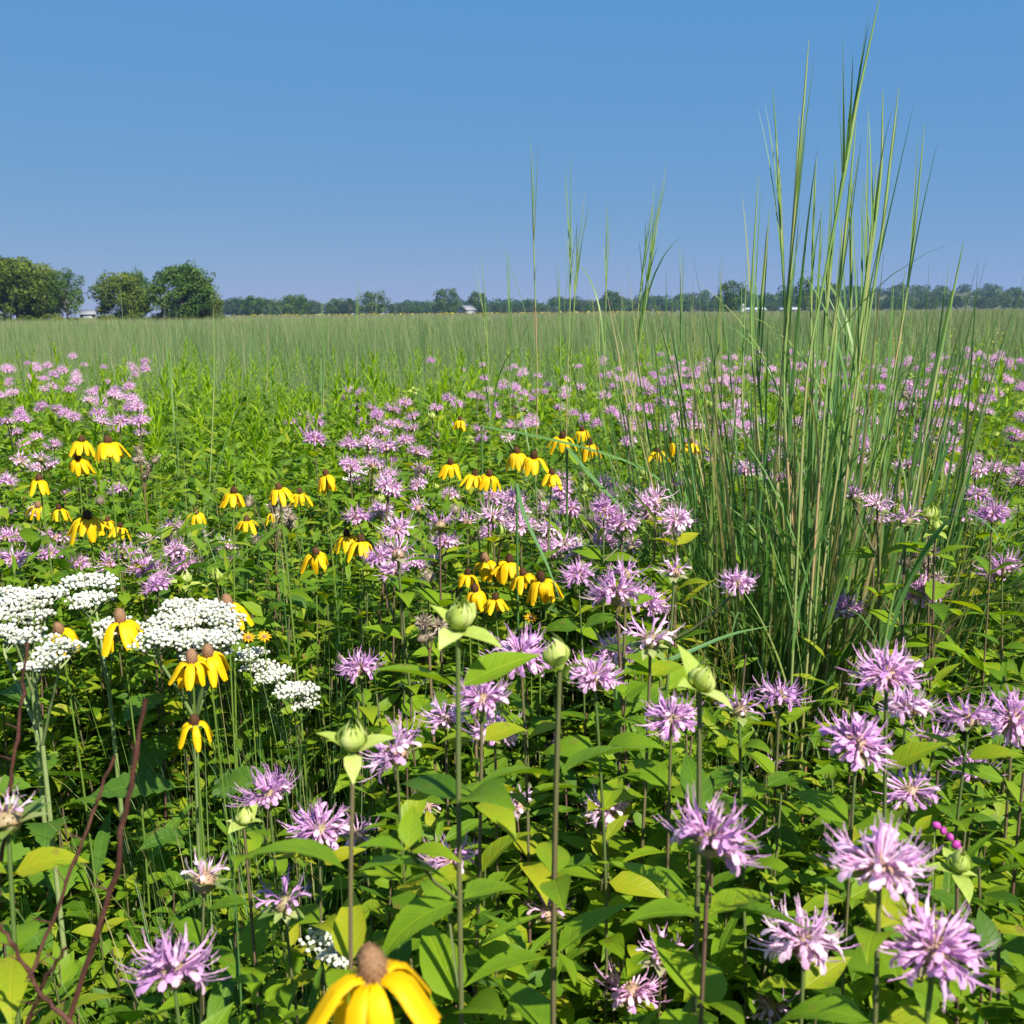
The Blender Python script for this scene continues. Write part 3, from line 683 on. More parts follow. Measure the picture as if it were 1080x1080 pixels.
# ------------------------------------------------------------------ wild quinine
def button():
    v, q = ellipsoid((0, 0, 0), 1, 1, .82, 8, 5)
    n = len(v); ang = np.arctan2(v[:, 1], v[:, 0]); rr = 1 + .22 * np.cos(ang * 5)
    v[:, 0] *= rr; v[:, 1] *= rr
    return v, q
BUTTON = button()
QLEAF = leaf_t(1, .40, 5, .22, .8, .38, .22, serr=8, wave=.02)
def quinine(head_specs, base, label, seed, leaves=9, stem_r=.0042):
    """head_specs: [(centre 3-vector, rx, ry, n buttons)]; the stem rises from base, branches fan out to the heads"""
    r = np.random.default_rng(seed)
    base = np.asarray(base, float)
    root = thing('wild_quinine', label, 'wildflower', tuple(base), 0, 'white wild quinine')
    ctr = np.mean([h[0] for h in head_specs], 0); fork = base + (ctr - base) * .86
    p = np.stack([base, base + (fork - base) * .33 + r.normal(0, .006, 3) * [1, 1, 0], base + (fork - base) * .66 + r.normal(0, .006, 3) * [1, 1, 0], fork]) - base
    st = Geo(); v, q = tube(p, [stem_r, stem_r * .95, stem_r * .85, stem_r * .7], 6); st.add(v, q, tint=.6)
    z = r.uniform(.2, .98, leaves); az = r.uniform(0, 6.28, leaves)
    fo = Geo(); pz = np.stack([np.interp(z, np.linspace(0, 1, 4), p[:, i]) for i in range(3)], -1)
    fo.inst(QLEAF, mats3(az, r.uniform(-.1, .6, leaves), r.uniform(-.5, .5, leaves)), pz, r.uniform(.09, .19, leaves) * (1.15 - .5 * z), r.uniform(.15, .9, leaves))
    for hc, rx, ry, nb in head_specs:
        hc = np.asarray(hc) - base
        hg = Geo(); brg = Geo()
        mid = (p[3] + hc) / 2 + np.array([0, 0, -.012]); neck = hc - np.array([0, 0, .030])
        v, q = tube([p[3], mid, neck], [stem_r * .55, stem_r * .45, stem_r * .4], 5); st.add(v, q, tint=.6)
        ncl = max(3, nb // 14)
        ca = r.uniform(0, 6.28, ncl); cr = np.sqrt(r.uniform(0, 1, ncl))
        cs = np.stack([np.cos(ca) * cr * rx * .82, np.sin(ca) * cr * ry * .82, r.uniform(-.004, .004, ncl) - .008 * cr ** 2], -1)
        for c in cs:
            v, q = tube([neck, (neck + hc + c) / 2 + [0, 0, -.006], hc + c - [0, 0, .010]], [.0016, .0013, .0011], 4); st.add(v, q, tint=.8)
            k = max(3, nb // ncl)
            a = np.arange(k) * 2.39996 + r.uniform(0, 6); rr = np.sqrt((np.arange(k) + .5) / k) * min(rx, ry, .021) * r.uniform(.62, .95)
            bpz = np.stack([np.cos(a) * rr, np.sin(a) * rr, r.normal(0, .0013, k) - rr * .10], -1) + hc + c
            sz = r.uniform(.0021, .0031, k)
            tl = r.normal(0, .35, (k, 2))
            Mx = np.stack([np.array(Euler((tl[i, 0], tl[i, 1], r.uniform(0, 6))).to_matrix()) for i in range(k)])
            hg.inst(BUTTON, Mx, bpz, sz, r.uniform(.2, .9, k))
            for b in bpz:
                v, q = tube([hc + c - [0, 0, .010], b], [.0007, .0006], 3); st.add(v, q, tint=.8)
        hg.obj('flower_cluster', M['white'], root)
    st.obj('stem', M['qstem'], root); fo.obj('foliage', M['qleaf'], root)
    return root

def qh(px, py, d, wpx, hpx, n):
    if d < 1.5 and py < 760: d *= 1.38; n = int(n * 2.9)
    """a flat head of that apparent size; depth radius from the apparent height"""
    q_ = P(px, py, d); SEEN.append((q_[0] / q_[1], .55 * wpx / F, q_[1], q_[2] - .03))
    return (P(px, py, d), wpx / 2 * d / F, max(.012, hpx / 2 * d / F / .32), n)
quinine([qh(212, 640, .98, 62, 22, 130), qh(182, 652, .95, 60, 18, 80), qh(222, 668, .93, 52, 22, 120), qh(163, 668, .92, 44, 12, 50), qh(190, 634, 1.02, 44, 10, 44), qh(215, 684, .93, 40, 18, 60), qh(238, 650, .96, 34, 16, 40), qh(196, 668, .94, 50, 16, 60)],
        [-0.462, 1.311, 0], 'tallest white wild quinine with the broadest flat head on a thick pale stem', 501, 12, .0052)
quinine([qh(97, 608, 1.06, 62, 12, 72), qh(92, 628, 1.0, 42, 12, 50), qh(118, 655, .97, 50, 12, 44)],
        [-0.552, 1.408, 0], 'white wild quinine with a flat head behind the left coneflower', 502, 10)
quinine([qh(26, 628, .98, 50, 16, 64), qh(8, 640, .95, 40, 12, 40), qh(34, 645, .97, 34, 10, 34), qh(48, 620, 1.0, 40, 12, 40), qh(10, 622, 1.0, 40, 12, 40)],
        [-0.690, 1.380, 0], 'white wild quinine with layered heads at the left edge', 503, 8)
quinine([qh(32, 668, .90, 34, 14, 34), qh(60, 680, .86, 38, 20, 44), qh(2, 665, .92, 30, 14, 30), qh(34, 700, .9, 24, 8, 18)],
        [-0.593, 1.242, 0], 'low white wild quinine with small heads in front of the left edge group', 504, 9)
quinine([qh(262, 687, 1.12, 34, 12, 34), qh(290, 708, 1.1, 44, 14, 50), qh(312, 722, 1.08, 38, 12, 44), qh(325, 733, 1.08, 24, 10, 22), qh(274, 698, 1.12, 30, 10, 26)],
        [-0.331, 1.546, 0], 'white wild quinine with a loose sloping head right of the tallest one', 505, 8, .0034)
quinine([qh(338, 984, .98, 40, 18, 70), qh(355, 992, .96, 30, 14, 40), qh(365, 1003, .96, 22, 10, 24)],
        [-.19, .88, 0], 'small low white wild quinine above the huge coneflower', 506, 7, .0028)
quinine([qh(436, 716, 1.15, 26, 10, 24)], [-0.166, 1.628, 0], 'single small white wild quinine head beside brown seed heads in the centre', 507, 6, .0026)
quinine([qh(376, 500, 2.5, 24, 8, 40), qh(385, 492, 2.6, 16, 6, 20)], [-.40, 2.5, 0], 'far white wild quinine left of the centre coneflowers', 508, 6, .003)
quinine([qh(405, 455, 3.6, 30, 8, 50)], [-.48, 3.6, 0], 'farthest white wild quinine amid the far centre bergamots', 509, 5, .003)

# ------------------------------------------------------------------ dead stems (left)
def stick(pts, d0, d1, r0, label, seed):
    r = np.random.default_rng(seed)
    W = np.array([P(x, y, d0 + (d1 - d0) * i / (len(pts) - 1)) for i, (x, y) in enumerate(pts)])
    t = W[-1] - W[-2]; t /= np.linalg.norm(t)
    e = W[-1] + t * (W[-1][2] / max(.05, -t[2])); W = np.vstack([W, e])
    k = np.linspace(0, len(W) - 1, 26); Wd = np.stack([np.interp(k, np.arange(len(W)), W[:, i]) for i in range(3)], -1)
    Wd[1:-1] += r.normal(0, .0006, (24, 3))
    base = Wd[-1].copy(); base[2] = 0
    root = thing('dead_stem', label, 'dead plant', tuple(base), 0, 'dead reddish stems')
    g = Geo(); rad = np.linspace(r0 * .75, r0 * 1.3, 26) * (1 + .12 * r.uniform(-1, 1, 26)); rad[::4] *= 1.28; v, q = tube(Wd - base, rad, 7)
    g.add(v, q, tint=np.repeat(r.uniform(.2, .8, 26), 7)); g.add((Wd[0] - base)[None] + np.array([[r0, 0, 0], [-r0 * .5, r0 * .8, .001], [-r0 * .5, -r0 * .8, .002]]) * .7, t=[(0, 1, 2)])
    for i in range(4, 22, 3):
        a = r.uniform(0, 6.28); c = Wd[i] - base; dirn = np.array([math.cos(a), math.sin(a), .7]) * r.uniform(.006, .012)
        v, q = tube([c, c + dirn * .6, c + dirn], [r0 * .45, r0 * .35, r0 * .2], 4); g.add(v, q, tint=.4)
    g.obj('stalk', M['dead'], root)
stick([(153, 738), (138, 830), (120, 930), (86, 1035)], .62, .66, .0017, 'thickest dark dead stem with a blunt tip below the broad quinine head', 1)
stick([(121, 797), (92, 875), (58, 965), (20, 1062)], .66, .68, .0012, 'thin reddish dead stem leaning left of the thickest one', 2)
stick([(29, 677), (20, 760), (11, 830), (2, 905)], .72, .74, .0013, 'dead reddish stem standing up into the left quinine heads', 3)
stick([(70, 1000), (48, 1030), (30, 1078)], .60, .62, .0012, 'short dead stem at the bottom left corner', 4)
stick([(0, 975), (22, 1010), (45, 1050), (75, 1078)], .60, .62, .0012, 'dead stem slanting the other way at the bottom left corner', 5)

# ------------------------------------------------------------------ dried fluffy plants
def dried(px, py, d, wpx, n, label, seed, hpx=None):
    r = np.random.default_rng(seed); c = P(px, py, d); base = np.array([c[0], c[1], 0]); s = wpx / 2 * d / F; sh = (hpx or wpx) / 2 * d / F
    root = thing('dried_thistle', label, 'dried plant', tuple(base), 0, 'dried thistles')
    st = Geo(); v, q = tube([[0, 0, 0], [.01, 0, c[2] * .5], [0, 0, c[2] - sh - .03]], [.003, .0028, .002], 5); st.add(v, q)
    hs = []
    for i in range(n):
        o = np.array([r.uniform(-s, s), r.uniform(-s, s), c[2] + r.uniform(-sh, sh)])
        v, q = tube([[0, 0, c[2] - sh - .03], (np.array([0, 0, c[2] - sh]) + o) / 2, o], [.0015, .0012, .001], 4); st.add(v, q, tint=.5)
        hs.append(o)
    st.obj('stem', M['drystem'], root)
    for o in hs:
        g = Geo(); k = 46; az = np.arange(k) * 2.39996; e = np.arcsin(np.linspace(-.7, 1, k))
        g.inst(leaf_t(1, .22, 2, .3, r.uniform(-.2, .5), .4, 0), mats3(az, e), np.zeros((k, 3)) , r.uniform(.009, .018, k), r.uniform(0, 1, k))
        v, q = ellipsoid((0, 0, -.004), .0065, .0065, .009, 8, 6, .12); g.add(v, q, tint=.15)
        h = g.obj('seed_head', M['fluff'], root); h.location = tuple(o); h.rotation_euler = (r.normal(0, .6), r.normal(0, .6), 0)
dried(288, 545, 1.9, 40, 9, 'tan dried thistle with fluffy heads among the left coneflowers', 601, 46)
dried(150, 488, 2.2, 34, 6, 'pale dried thistle right of the tall left trio of coneflowers', 602)
dried(968, 418, 3.2, 42, 9, 'tan dried thistle in the far drift right of the tall grass', 603, 40)
dried(985, 462, 2.9, 44, 7, 'brown dried thistle in the nearer drift right of the tall grass', 604, 24)
dried(985, 600, 1.6, 60, 6, 'brown dried thistle low between two blooms right of the tall grass', 605, 34)
dried(452, 655, 1.4, 34, 5, 'brown dried thistle left of the front coneflower cluster', 606, 30)
dried(500, 722, 1.3, 22, 3, 'small brown dried thistle beside the single small quinine head', 607)
dried(760, 455, 2.6, 26, 4, 'brown dried thistle at the left side of the tall grass', 608)

# magenta trefoil
c = P(1000, 880, .9); root = thing('tick_trefoil', 'sprig of bright magenta buds near the lower right blooms', 'wildflower', (c[0], c[1], 0))
g = Geo(); v, q = tube([[0, 0, 0], [.004, 0, c[2] * .6], [-.012, 0, c[2] + .012], [.01, 0, c[2] - .012]], [.0016, .0013, .001, .0006], 4); g.add(v, q); g.obj('stem', M['gstem'], root)
for i, (dx, dz) in enumerate(((-.012, .010), (-.006, .005), (.000, -.001), (.006, -.008), (.009, -.013))):
    g = Geo(); v, q = ellipsoid((0, 0, 0), .0044, .0030, .0036, 8, 6, .15); g.add(v, q); h = g.obj('flower_bud', M['magenta'], root); h.location = (dx, -.003, c[2] + dz); h.rotation_euler = (0, .6, i)
g = Geo(); az = np.arange(8) * 2.1; g.inst(LEAF_B[0], mats3(az, .2 + 0 * az), np.stack([0 * az + .003, 0 * az, np.linspace(.3, .8, 8) * c[2]], -1), np.full(8, .05), rng.uniform(.3, .8, 8)); g.obj('foliage', M['bleaf'], root)

# ------------------------------------------------------------------ tall grass
def culm(root, pts, depth, seed, base_loc, r0=.0026, nblade=5, name='culm', spear=1.0, dtilt=0.0):
    """a culm through those pixels (tip first) at that depth, down to the ground, its blades as its child"""
    r = np.random.default_rng(seed)
    W = np.array([P(x, y, depth + dtilt * i) for i, (x, y) in enumerate(pts)])
    t = W[-1] - W[-2]; t /= np.linalg.norm(t); t = t * .6 + np.array([0, 0, -1]) * .4; t /= np.linalg.norm(t)
    W = np.vstack([W, W[-1] + t * (W[-1][2] / -t[2])])
    k = np.linspace(0, len(W) - 1, 34)
    Ws = np.stack([np.interp(k, np.arange(len(W)), W[:, i]) for i in range(3)], -1)
    for _ in range(3): Ws[1:-1] = (Ws[:-2] + Ws[1:-1] * 2 + Ws[2:]) / 4
    Lc = np.concatenate([[0], np.cumsum(np.linalg.norm(np.diff(Ws, axis=0), axis=1))])
    rad = np.interp(Lc, [0, .05, .22, .4, .7, 3], np.array([.0004, .0011, .0024, .0019, r0 * .8, r0]) * np.array([spear, spear, spear, 1, 1, 1]))
    tint = np.interp(Lc, [0, .1, .3, .5, .9, 1.5], [.25, .12, .2, .35, .55, .35]) + np.repeat(r.uniform(-.25, .35, 12), 3)[:34]
    g = Geo(); v, q = tube(Ws - base_loc, rad, 5); g.add(v, q, tint=np.repeat(np.clip(tint, 0, 1), 5))
    o = g.obj(name, M['culm'], root)
    bl = Geo()
    Lt = Lc[-1]
    pos = np.sort(r.uniform(.16, min(Lt * .75, 1.15), nblade))
    for s in pos:
        c = np.array([np.interp(s, Lc, Ws[:, i]) for i in range(3)]) - base_loc
        up = s < .5
        blades(bl, c[None], r.uniform(0, 6.28), r.uniform(.04, .14) if up else r.uniform(.1, .3), r.uniform(.0, .5) if up else r.uniform(.3, 1.9), r.uniform(.10, .22) if up else r.uniform(.25, .5), r.uniform(.003, .005) if up else r.uniform(.006, .010), 8, r.uniform(.3, .85), fold=.35, twist=r.uniform(0, .8))
    # sheath spears that hug the tip
    for s in (.12, .2):
        c = np.array([np.interp(s + .12, Lc, Ws[:, i]) for i in range(3)]) - base_loc
        dd = Ws[0] - Ws[8]; lean = math.atan2(math.hypot(dd[0], dd[1]), dd[2]); a = math.atan2(dd[1], dd[0])
        blades(bl, c[None], a + r.normal(0, .3), lean + r.normal(0, .03), r.normal(0, .12), s + .10, .0040, 6, r.uniform(.4, .8), fold=.5)
    bo = bl.obj('foliage', M['grass'], o)
    return o

bx, by = .56, 1.86
clump = thing('tall_grass_clump', 'tall clump of big bluestem grass towering over the flowers into the sky', 'grass', (bx, by, 0))
B0 = np.array([bx, by, 0.0])
for i, (pts, d) in enumerate([
 ([(815, 92), (819, 150), (822, 215), (826, 290), (832, 400), (838, 520)], 1.75),
 ([(853, 42), (846, 130), (837, 240), (829, 330), (826, 420), (834, 540)], 1.65),
 ([(928, -4), (914, 60), (903, 110), (893, 170), (868, 300), (850, 390), (842, 560)], 1.45),
 ([(931, 95), (930, 180), (922, 240), (914, 300), (905, 400), (888, 540)], 1.6),
 ([(948, 92), (941, 150), (930, 250), (917, 330), (903, 420), (885, 560)], 1.7),
 ([(975, 130), (965, 240), (955, 320), (938, 420), (908, 560)], 1.8),
 ([(1016, 256), (1003, 320), (986, 400), (962, 540), (935, 660)], 1.5),
 ([(800, 185), (795, 260), (791, 340), (800, 470), (815, 560)], 1.9),
 ([(812, 218), (806, 290), (797, 380), (808, 480), (820, 580)], 1.8),
 ([(861, 165), (858, 240), (855, 330), (856, 440), (852, 560)], 1.85),
 ([(881, 168), (881, 230), (874, 300), (864, 420), (856, 560)], 1.7),
 ([(898, 175), (898, 270), (897, 350), (880, 460), (866, 580)], 1.75),
 ([(866, 215), (864, 290), (858, 380), (850, 500), (846, 600)], 1.8),
 ([(911, 190), (918, 250), (915, 330), (898, 430), (878, 560)], 1.8),
 ([(838, 200), (833, 280), (826, 360), (832, 470), (840, 580)], 1.75),
 ([(954, 285), (950, 360), (936, 460), (905, 580)], 1.85),
 ([(843, 120), (839, 200), (833, 300), (826, 400), (836, 540)], 1.7),
 ([(903, 130), (896, 200), (888, 280), (872, 400), (860, 560)], 1.55),
 ([(889, 230), (884, 320), (874, 440), (864, 580)], 1.6),
 ([(925, 170), (918, 260), (905, 360), (886, 480), (868, 600)], 1.6),
]):
    culm(clump, pts, d, 700 + i, B0, nblade=5, spear=1.3 if d < 1.75 else 1.05)
g = Geo()
n = 1500
a = rng.uniform(0, 6.28, n); rr = np.sqrt(rng.uniform(0, 1, n)) * .21
pp = np.stack([np.cos(a) * rr * 1.35 - .02, np.sin(a) * rr * .8, 0 * a], -1)
az = a + rng.normal(0, .8, n)
bend_ = rng.choice([.22, .7, 1.6, 2.4], n, p=[.36, .24, .25, .15]) * rng.uniform(.7, 1.2, n)
blades(g, pp, az, np.abs(rng.normal(.06, .05, n)), bend_, np.where(bend_ < .4, rng.uniform(.8, 1.45, n), rng.uniform(.75, 1.18, n)), rng.uniform(.009, .018, n), 10, rng.uniform(.05, 1.0, n) ** 1.15, fold=.35, twist=.5)
# long sprawling outer blades
n = 260
a = rng.uniform(0, 6.28, n); pp = np.stack([np.cos(a) * .16, np.sin(a) * .10, rng.uniform(.2, .6, n)], -1)
blades(g, pp, a + rng.normal(0, .4, n), rng.uniform(.2, .5, n), rng.uniform(.7, 1.9, n), rng.uniform(.4, .8, n), rng.uniform(.008, .015, n), 12, rng.uniform(.1, .9, n), fold=.35, twist=.6)
g.obj('foliage', M['grass'], clump)

singles = [
 ([(559, 146), (562, 220), (564, 300), (567, 400), (565, 520)], 3.0, 'grass stalk tallest at the left of the centre stalks'),
 ([(602, 165), (602, 260), (601, 330), (598, 420)], 2.9, 'reddish jointed grass stalk with side blades tallest in the centre'),
 ([(617, 205), (610, 260), (605, 330), (600, 420)], 2.9, 'grass stalk leaning right of the reddish jointed one'),
 ([(640, 212), (639, 270), (639, 330), (636, 430)], 3.4, 'thin lone grass stalk between the centre pair and the leaning trio'),
 ([(703, 172), (694, 230), (684, 300), (672, 380), (664, 460)], 2.9, 'longest grass stalk of the leaning trio'),
 ([(697, 195), (686, 270), (676, 340), (668, 430)], 3.0, 'middle grass stalk of the leaning trio'),
 ([(690, 205), (679, 280), (670, 350), (664, 440)], 2.9, 'shortest grass stalk of the leaning trio'),
 ([(717, 258), (718, 330), (718, 420), (716, 520)], 2.4, 'straight pale tan grass stalk left of the tall clump'),
 ([(535, 262), (537, 330), (538, 420)], 3.6, 'short straight grass stalk left of the tallest centre-left one'),
 ([(507, 266), (511, 310), (514, 360), (516, 430)], 3.4, 'grass stalk with a blade hooked to the left'),
 ([(588, 275), (590, 330), (592, 420)], 3.4, 'short thin grass stalk just left of the reddish jointed one'),
 ([(630, 300), (632, 350), (632, 430)], 3.6, 'short grass stalk under the thin lone one'),
 ([(655, 298), (656, 350), (655, 430)], 3.8, 'short faint grass stalk left of the leaning trio'),
 ([(378, 292), (377, 330), (376, 400)], 5.0, 'dark branched grass head against the far trees left of centre'),
 ([(340, 318), (342, 380), (340, 470)], 4.2, 'thin grass stalk in front of the far woods on the left'),
 ([(225, 322), (226, 400), (222, 500), (215, 580)], 2.6, 'tall thin grass stalk in front of the round left tree'),
 ([(178, 345), (182, 420), (190, 520)], 2.8, 'thin grass stalk below the two left trees'),
 ([(788, 275), (785, 340), (782, 430), (792, 540)], 2.1, 'grass stalk at the left flank of the tall clump'),
 ([(745, 330), (742, 400), (740, 480)], 2.6, 'short grass stalk between the tan stalk and the tall clump'),
 ([(1045, 320), (1043, 370), (1040, 440)], 4.0, 'grass stalk near the right edge'),
]
for i, (pts, d, lab) in enumerate(singles):
    W = P(*pts[-1], d); b = np.array([W[0], W[1], 0.0])
    root = thing('grass_stalk', lab, 'grass', tuple(b), 0, 'single tall grass stalks')
    culm(root, pts, d, 800 + i, b, r0=.0020, nblade=5, name='stalk', spear=.85)
    g = Geo(); n = 16; a = rng.uniform(0, 6.28, n)
    blades(g, np.stack([np.cos(a) * .03, np.sin(a) * .03, 0 * a], -1), a, rng.uniform(.05, .2, n), rng.uniform(.2, 1.6, n), rng.uniform(.6, 1.1, n), rng.uniform(.004, .007, n), 8, rng.uniform(.1, .8, n), fold=.3)
    g.obj('foliage', M['grass'], root)

# arching blades that cross the flowers
def px_blade(pts, d0, d1, wpx, label, seed):
    n = 16; pts = np.array(pts, float); k = np.linspace(0, len(pts) - 1, n)
    pp = np.stack([np.interp(k, np.arange(len(pts)), pts[:, i]) for i in range(2)], -1)
    for _ in range(4): pp[1:-1] = (pp[:-2] + pp[1:-1] * 2 + pp[2:]) / 4
    W = np.array([P(x, y, d0 + (d1 - d0) * i / (n - 1)) for i, (x, y) in enumerate(pp)])
    base = W[0].copy(); base[2] = 0
    root = thing('grass_tuft', label, 'grass', tuple(base), 0, 'grass tufts with long arching blades')
    T = np.gradient(W, axis=0); T /= np.linalg.norm(T, axis=1)[:, None]
    S = np.cross(T, [0.25, -.55, .8]); S /= np.linalg.norm(S, axis=1)[:, None]; Nn = np.cross(S, T)
    w = wpx * .6 * (d0 + d1) / 2 / F / 2 * np.minimum(1, np.linspace(.6, 2, n)) * (1 - np.linspace(0, 1, n) ** 2.2) + .0003
    v = np.stack([W + S * w[:, None] + Nn * w[:, None] * .3, W, W - S * w[:, None] + Nn * w[:, None] * .3], 1) - base
    g = Geo(); g.add(v.reshape(-1, 3), grid_quads(n, 3), tint=.35)
    v, q = tube(np.stack([[0, 0, 0], (W[0] - base) * .5, W[0] - base]), .002, 4); g.add(v, q, tint=.4)
    g.obj('blade', M['grass'], root)
    r = np.random.default_rng(seed); g = Geo(); k = 22; a = r.uniform(0, 6.28, k)
    blades(g, np.stack([np.cos(a) * .03, np.sin(a) * .03, 0 * a], -1), a, r.uniform(.05, .25, k), r.uniform(.2, 1.5, k), r.uniform(.55, .95, k), r.uniform(.005, .008, k), 8, r.uniform(.1, .7, k), fold=.3)
    g.obj('foliage', M['grass'], root)
px_blade([(508, 450), (560, 458), (640, 478), (700, 500), (722, 545), (730, 590)], 1.9, 1.7, 7, 'grass tuft whose long dark blade crosses right above the centre coneflowers', 1)
px_blade([(598, 472), (625, 505), (655, 535), (685, 565)], 1.7, 1.6, 9, 'grass tuft with a dark blade slanting down behind the centre bergamots', 2)
px_blade([(930, 700), (945, 640), (975, 575), (1008, 537), (1040, 545), (1066, 585)], 1.5, 1.3, 11, 'grass tuft whose broad blade arches right of the tall clump', 3)
px_blade([(545, 510), (552, 545), (575, 590), (590, 630)], 1.5, 1.4, 8, 'grass tuft with a bent blade above the front coneflower cluster', 4)
px_blade([(650, 705), (700, 700), (770, 668), (815, 660)], 1.3, 1.45, 8, 'grass tuft whose blade lies flat left of the tall clump base', 5)

# thin upright grass tufts at left centre and elsewhere
def tuft_mesh(seed, n, Lr, wr, spread):
    r = np.random.default_rng(seed); g = Geo(); a = r.uniform(0, 6.28, n); rr = np.sqrt(r.uniform(0, 1, n)) * spread
    blades(g, np.stack([np.cos(a) * rr, np.sin(a) * rr, 0 * a], -1), a + r.normal(0, .6, n), np.abs(r.normal(.08, .07, n)), r.choice([.1, .5, 1.3], n, p=[.5, .35, .15]) * r.uniform(.5, 1.3, n), r.uniform(*Lr, n), r.uniform(*wr, n), 7, r.uniform(0, 1, n), fold=.25)
    return g.mesh('grass_tuft', M['grass'])
TUFTS = [tuft_mesh(740 + i, 90, (.6, 1.15), (.003, .006), .09) for i in range(4)]
TT = [(200, 560, 2.0), (225, 540, 2.2), (245, 580, 1.8), (180, 530, 2.4), (300, 640, 1.4), (330, 610, 1.6), (350, 690, 1.25), (250, 660, 1.35), (280, 760, 1.05), (235, 800, .98), (150, 520, 2.5),
      (540, 470, 2.6), (580, 460, 2.8), (620, 520, 2.0), (660, 470, 2.6), (690, 520, 2.0), (700, 600, 1.6), (720, 480, 2.4), (330, 560, 1.9), (395, 640, 1.55), (640, 440, 3.0), (500, 430, 3.2), (760, 600, 1.5), (760, 700, 1.25), (960, 640, 1.5), (860, 720, 1.3)]
for i, (px, py, d) in enumerate(TT):
    w = P(px, py, d)
    zone = 'left of centre' if px < 400 else ('centre, around the tall stalks' if px < 750 else 'beside the tall clump')
    o = link('grass_tuft', TUFTS[i % 4], None, (w[0], w[1], 0), (0, 0, random.uniform(0, 6)), random.uniform(.85, 1.05) * (1.0 if d > 1.5 else .80))
    o['label'] = {'left of centre': 'fine dark green grass tuft among the flowers left of centre', 'centre, around the tall stalks': 'fine grass tuft at the feet of the tall centre stalks', 'beside the tall clump': 'fine grass tuft close beside the tall clump'}[zone]
    o['category'] = 'grass'; o['group'] = 'fine grass tufts ' + zone

# ------------------------------------------------------------------ goldenrod
GLEAF = [leaf_t(1, .19, 4, .25, .5, .42, .02), leaf_t(1, .17, 4, .3, .85, .40, .02)]
def goldenrod_geo(seed):
    r = np.random.default_rng(seed); p = wobble_path(1.0, 10, .014, seed)
    st = Geo(); v, q = tube(p, np.linspace(.0024, .0012, 10), 4); st.add(v, q, tint=.5)
    fo = Geo(); n = 54; z = 1 - (np.linspace(0, 1, n) ** 1.25) * .72
    az = np.arange(n) * 2.39996 + r.uniform(0, 6)
    rel = (1 - z) / .72
    el = 1.25 - 1.0 * np.minimum(1, rel * 2.2) + r.normal(0, .15, n)
    sz = np.where(rel < .12, .030 + rel * .35, .075) * r.uniform(.8, 1.15, n)
    h = n // 2
    fo.inst(GLEAF[0], mats3(az[::2], el[::2]), path_at(p, z[::2]), sz[::2], np.clip(.75 - rel[::2] * .5 + r.normal(0, .15, h), 0, 1))
    fo.inst(GLEAF[1], mats3(az[1::2], el[1::2]), path_at(p, z[1::2]), sz[1::2], np.clip(.75 - rel[1::2] * .5 + r.normal(0, .15, h), 0, 1))
    return st, fo
GR = [goldenrod_geo(900 + i) for i in range(6)]
GR_ST = [a.mesh('stem', M['gstem']) for a, b in GR]; GR_FO = [b.mesh('foliage', M['gleaf']) for a, b in GR]
def dens(px, d):
    """how likely goldenrod stands there"""
    if px < 170: return .8
    if px < 520: return 1.0
    if px < 700: return .75
    return .45
n = 0; tries = 0
while n < 270 and tries < 6000:
    tries += 1
    d = 2.3 + 4.2 * random.random() ** .8; px = random.uniform(-60, 1140)
    if random.random() > dens(px, d): continue
    w = P(px, 420, d); h = random.gauss(1.0, .06) + (.05 if random.random() < .12 else 0)
    if d < 3: h -= .08
    root = thing('goldenrod', 'leafy yellow-green goldenrod in the ' + ('thicket left of the tan thistles' if px < 290 else 'bright thicket left of centre' if px < 520 else 'patch around the centre stalks' if px < 760 else 'patch right of the tall clump' if px > 900 else 'patch behind the tall clump'), 'wild plant', (w[0], w[1], 0), random.uniform(0, 6.28), 'leafy goldenrods not yet in bloom')
    i = random.randrange(6)
    link('stem', GR_ST[i], root, scale=h); link('foliage', GR_FO[i], root, scale=h); n += 1

# ------------------------------------------------------------------ stuff: understory, grasses, field
def wedge(n, d0, d1, power=1.0, margin=.35, k=.56):
    d = (d0 ** power + (d1 ** power - d0 ** power) * rng.uniform(0, 1, n)) ** (1 / power)
    x = rng.uniform(-1, 1, n) * (d * k + margin)
    return x, d

def clear_height(x, d):
    """how tall a plant at (x, d) may grow without hiding the blooms behind it"""
    lim = np.full(len(x), 9.0)
    for a, hw, dh, zh in SEEN:
        hit = (np.abs(x / d - a) < hw + .02 / d) & (d < dh + .02)
        lim = np.where(hit, np.minimum(lim, H + (zh - H) * d / dh - .01), lim)
    return lim

g = Geo()   # bergamot-like leafy shoots
n = 2500
x, d = wedge(n, .30, 4.2, 1.4)
keep = np.ones(n, bool)
keep &= ~((np.abs(x - bx + .02) < .30) & (d > 1.40) & (d < 2.1))
x, d = x[keep], d[keep]; n = len(x)
shoots = [bergamot_shoot(1000 + i, .12, .99) for i in range(8)]
top = np.clip(rng.normal(.86, .09, n), .55, .98)
top = np.where(d < .9, np.minimum(top, .72 + .25 * (d - .3)), np.minimum(top, .88))
top = np.where((np.abs(x + .07) < .18) & (d < .92), np.minimum(top, .60), top)
top = np.where((x / d < -.16) & (d < 1.5), np.minimum(top, .64), top)
top = np.where((np.abs(x / d - .0) < .10) & (d > 1.0) & (d < 1.6), np.minimum(top, .80), top)
lim = clear_height(x, d); keep = lim > .35; top = np.minimum(top, lim); x, d, top = x[keep], d[keep], top[keep]; n = len(x)
var = rng.integers(0, 8, n); rz = rng.uniform(0, 6.28, n)
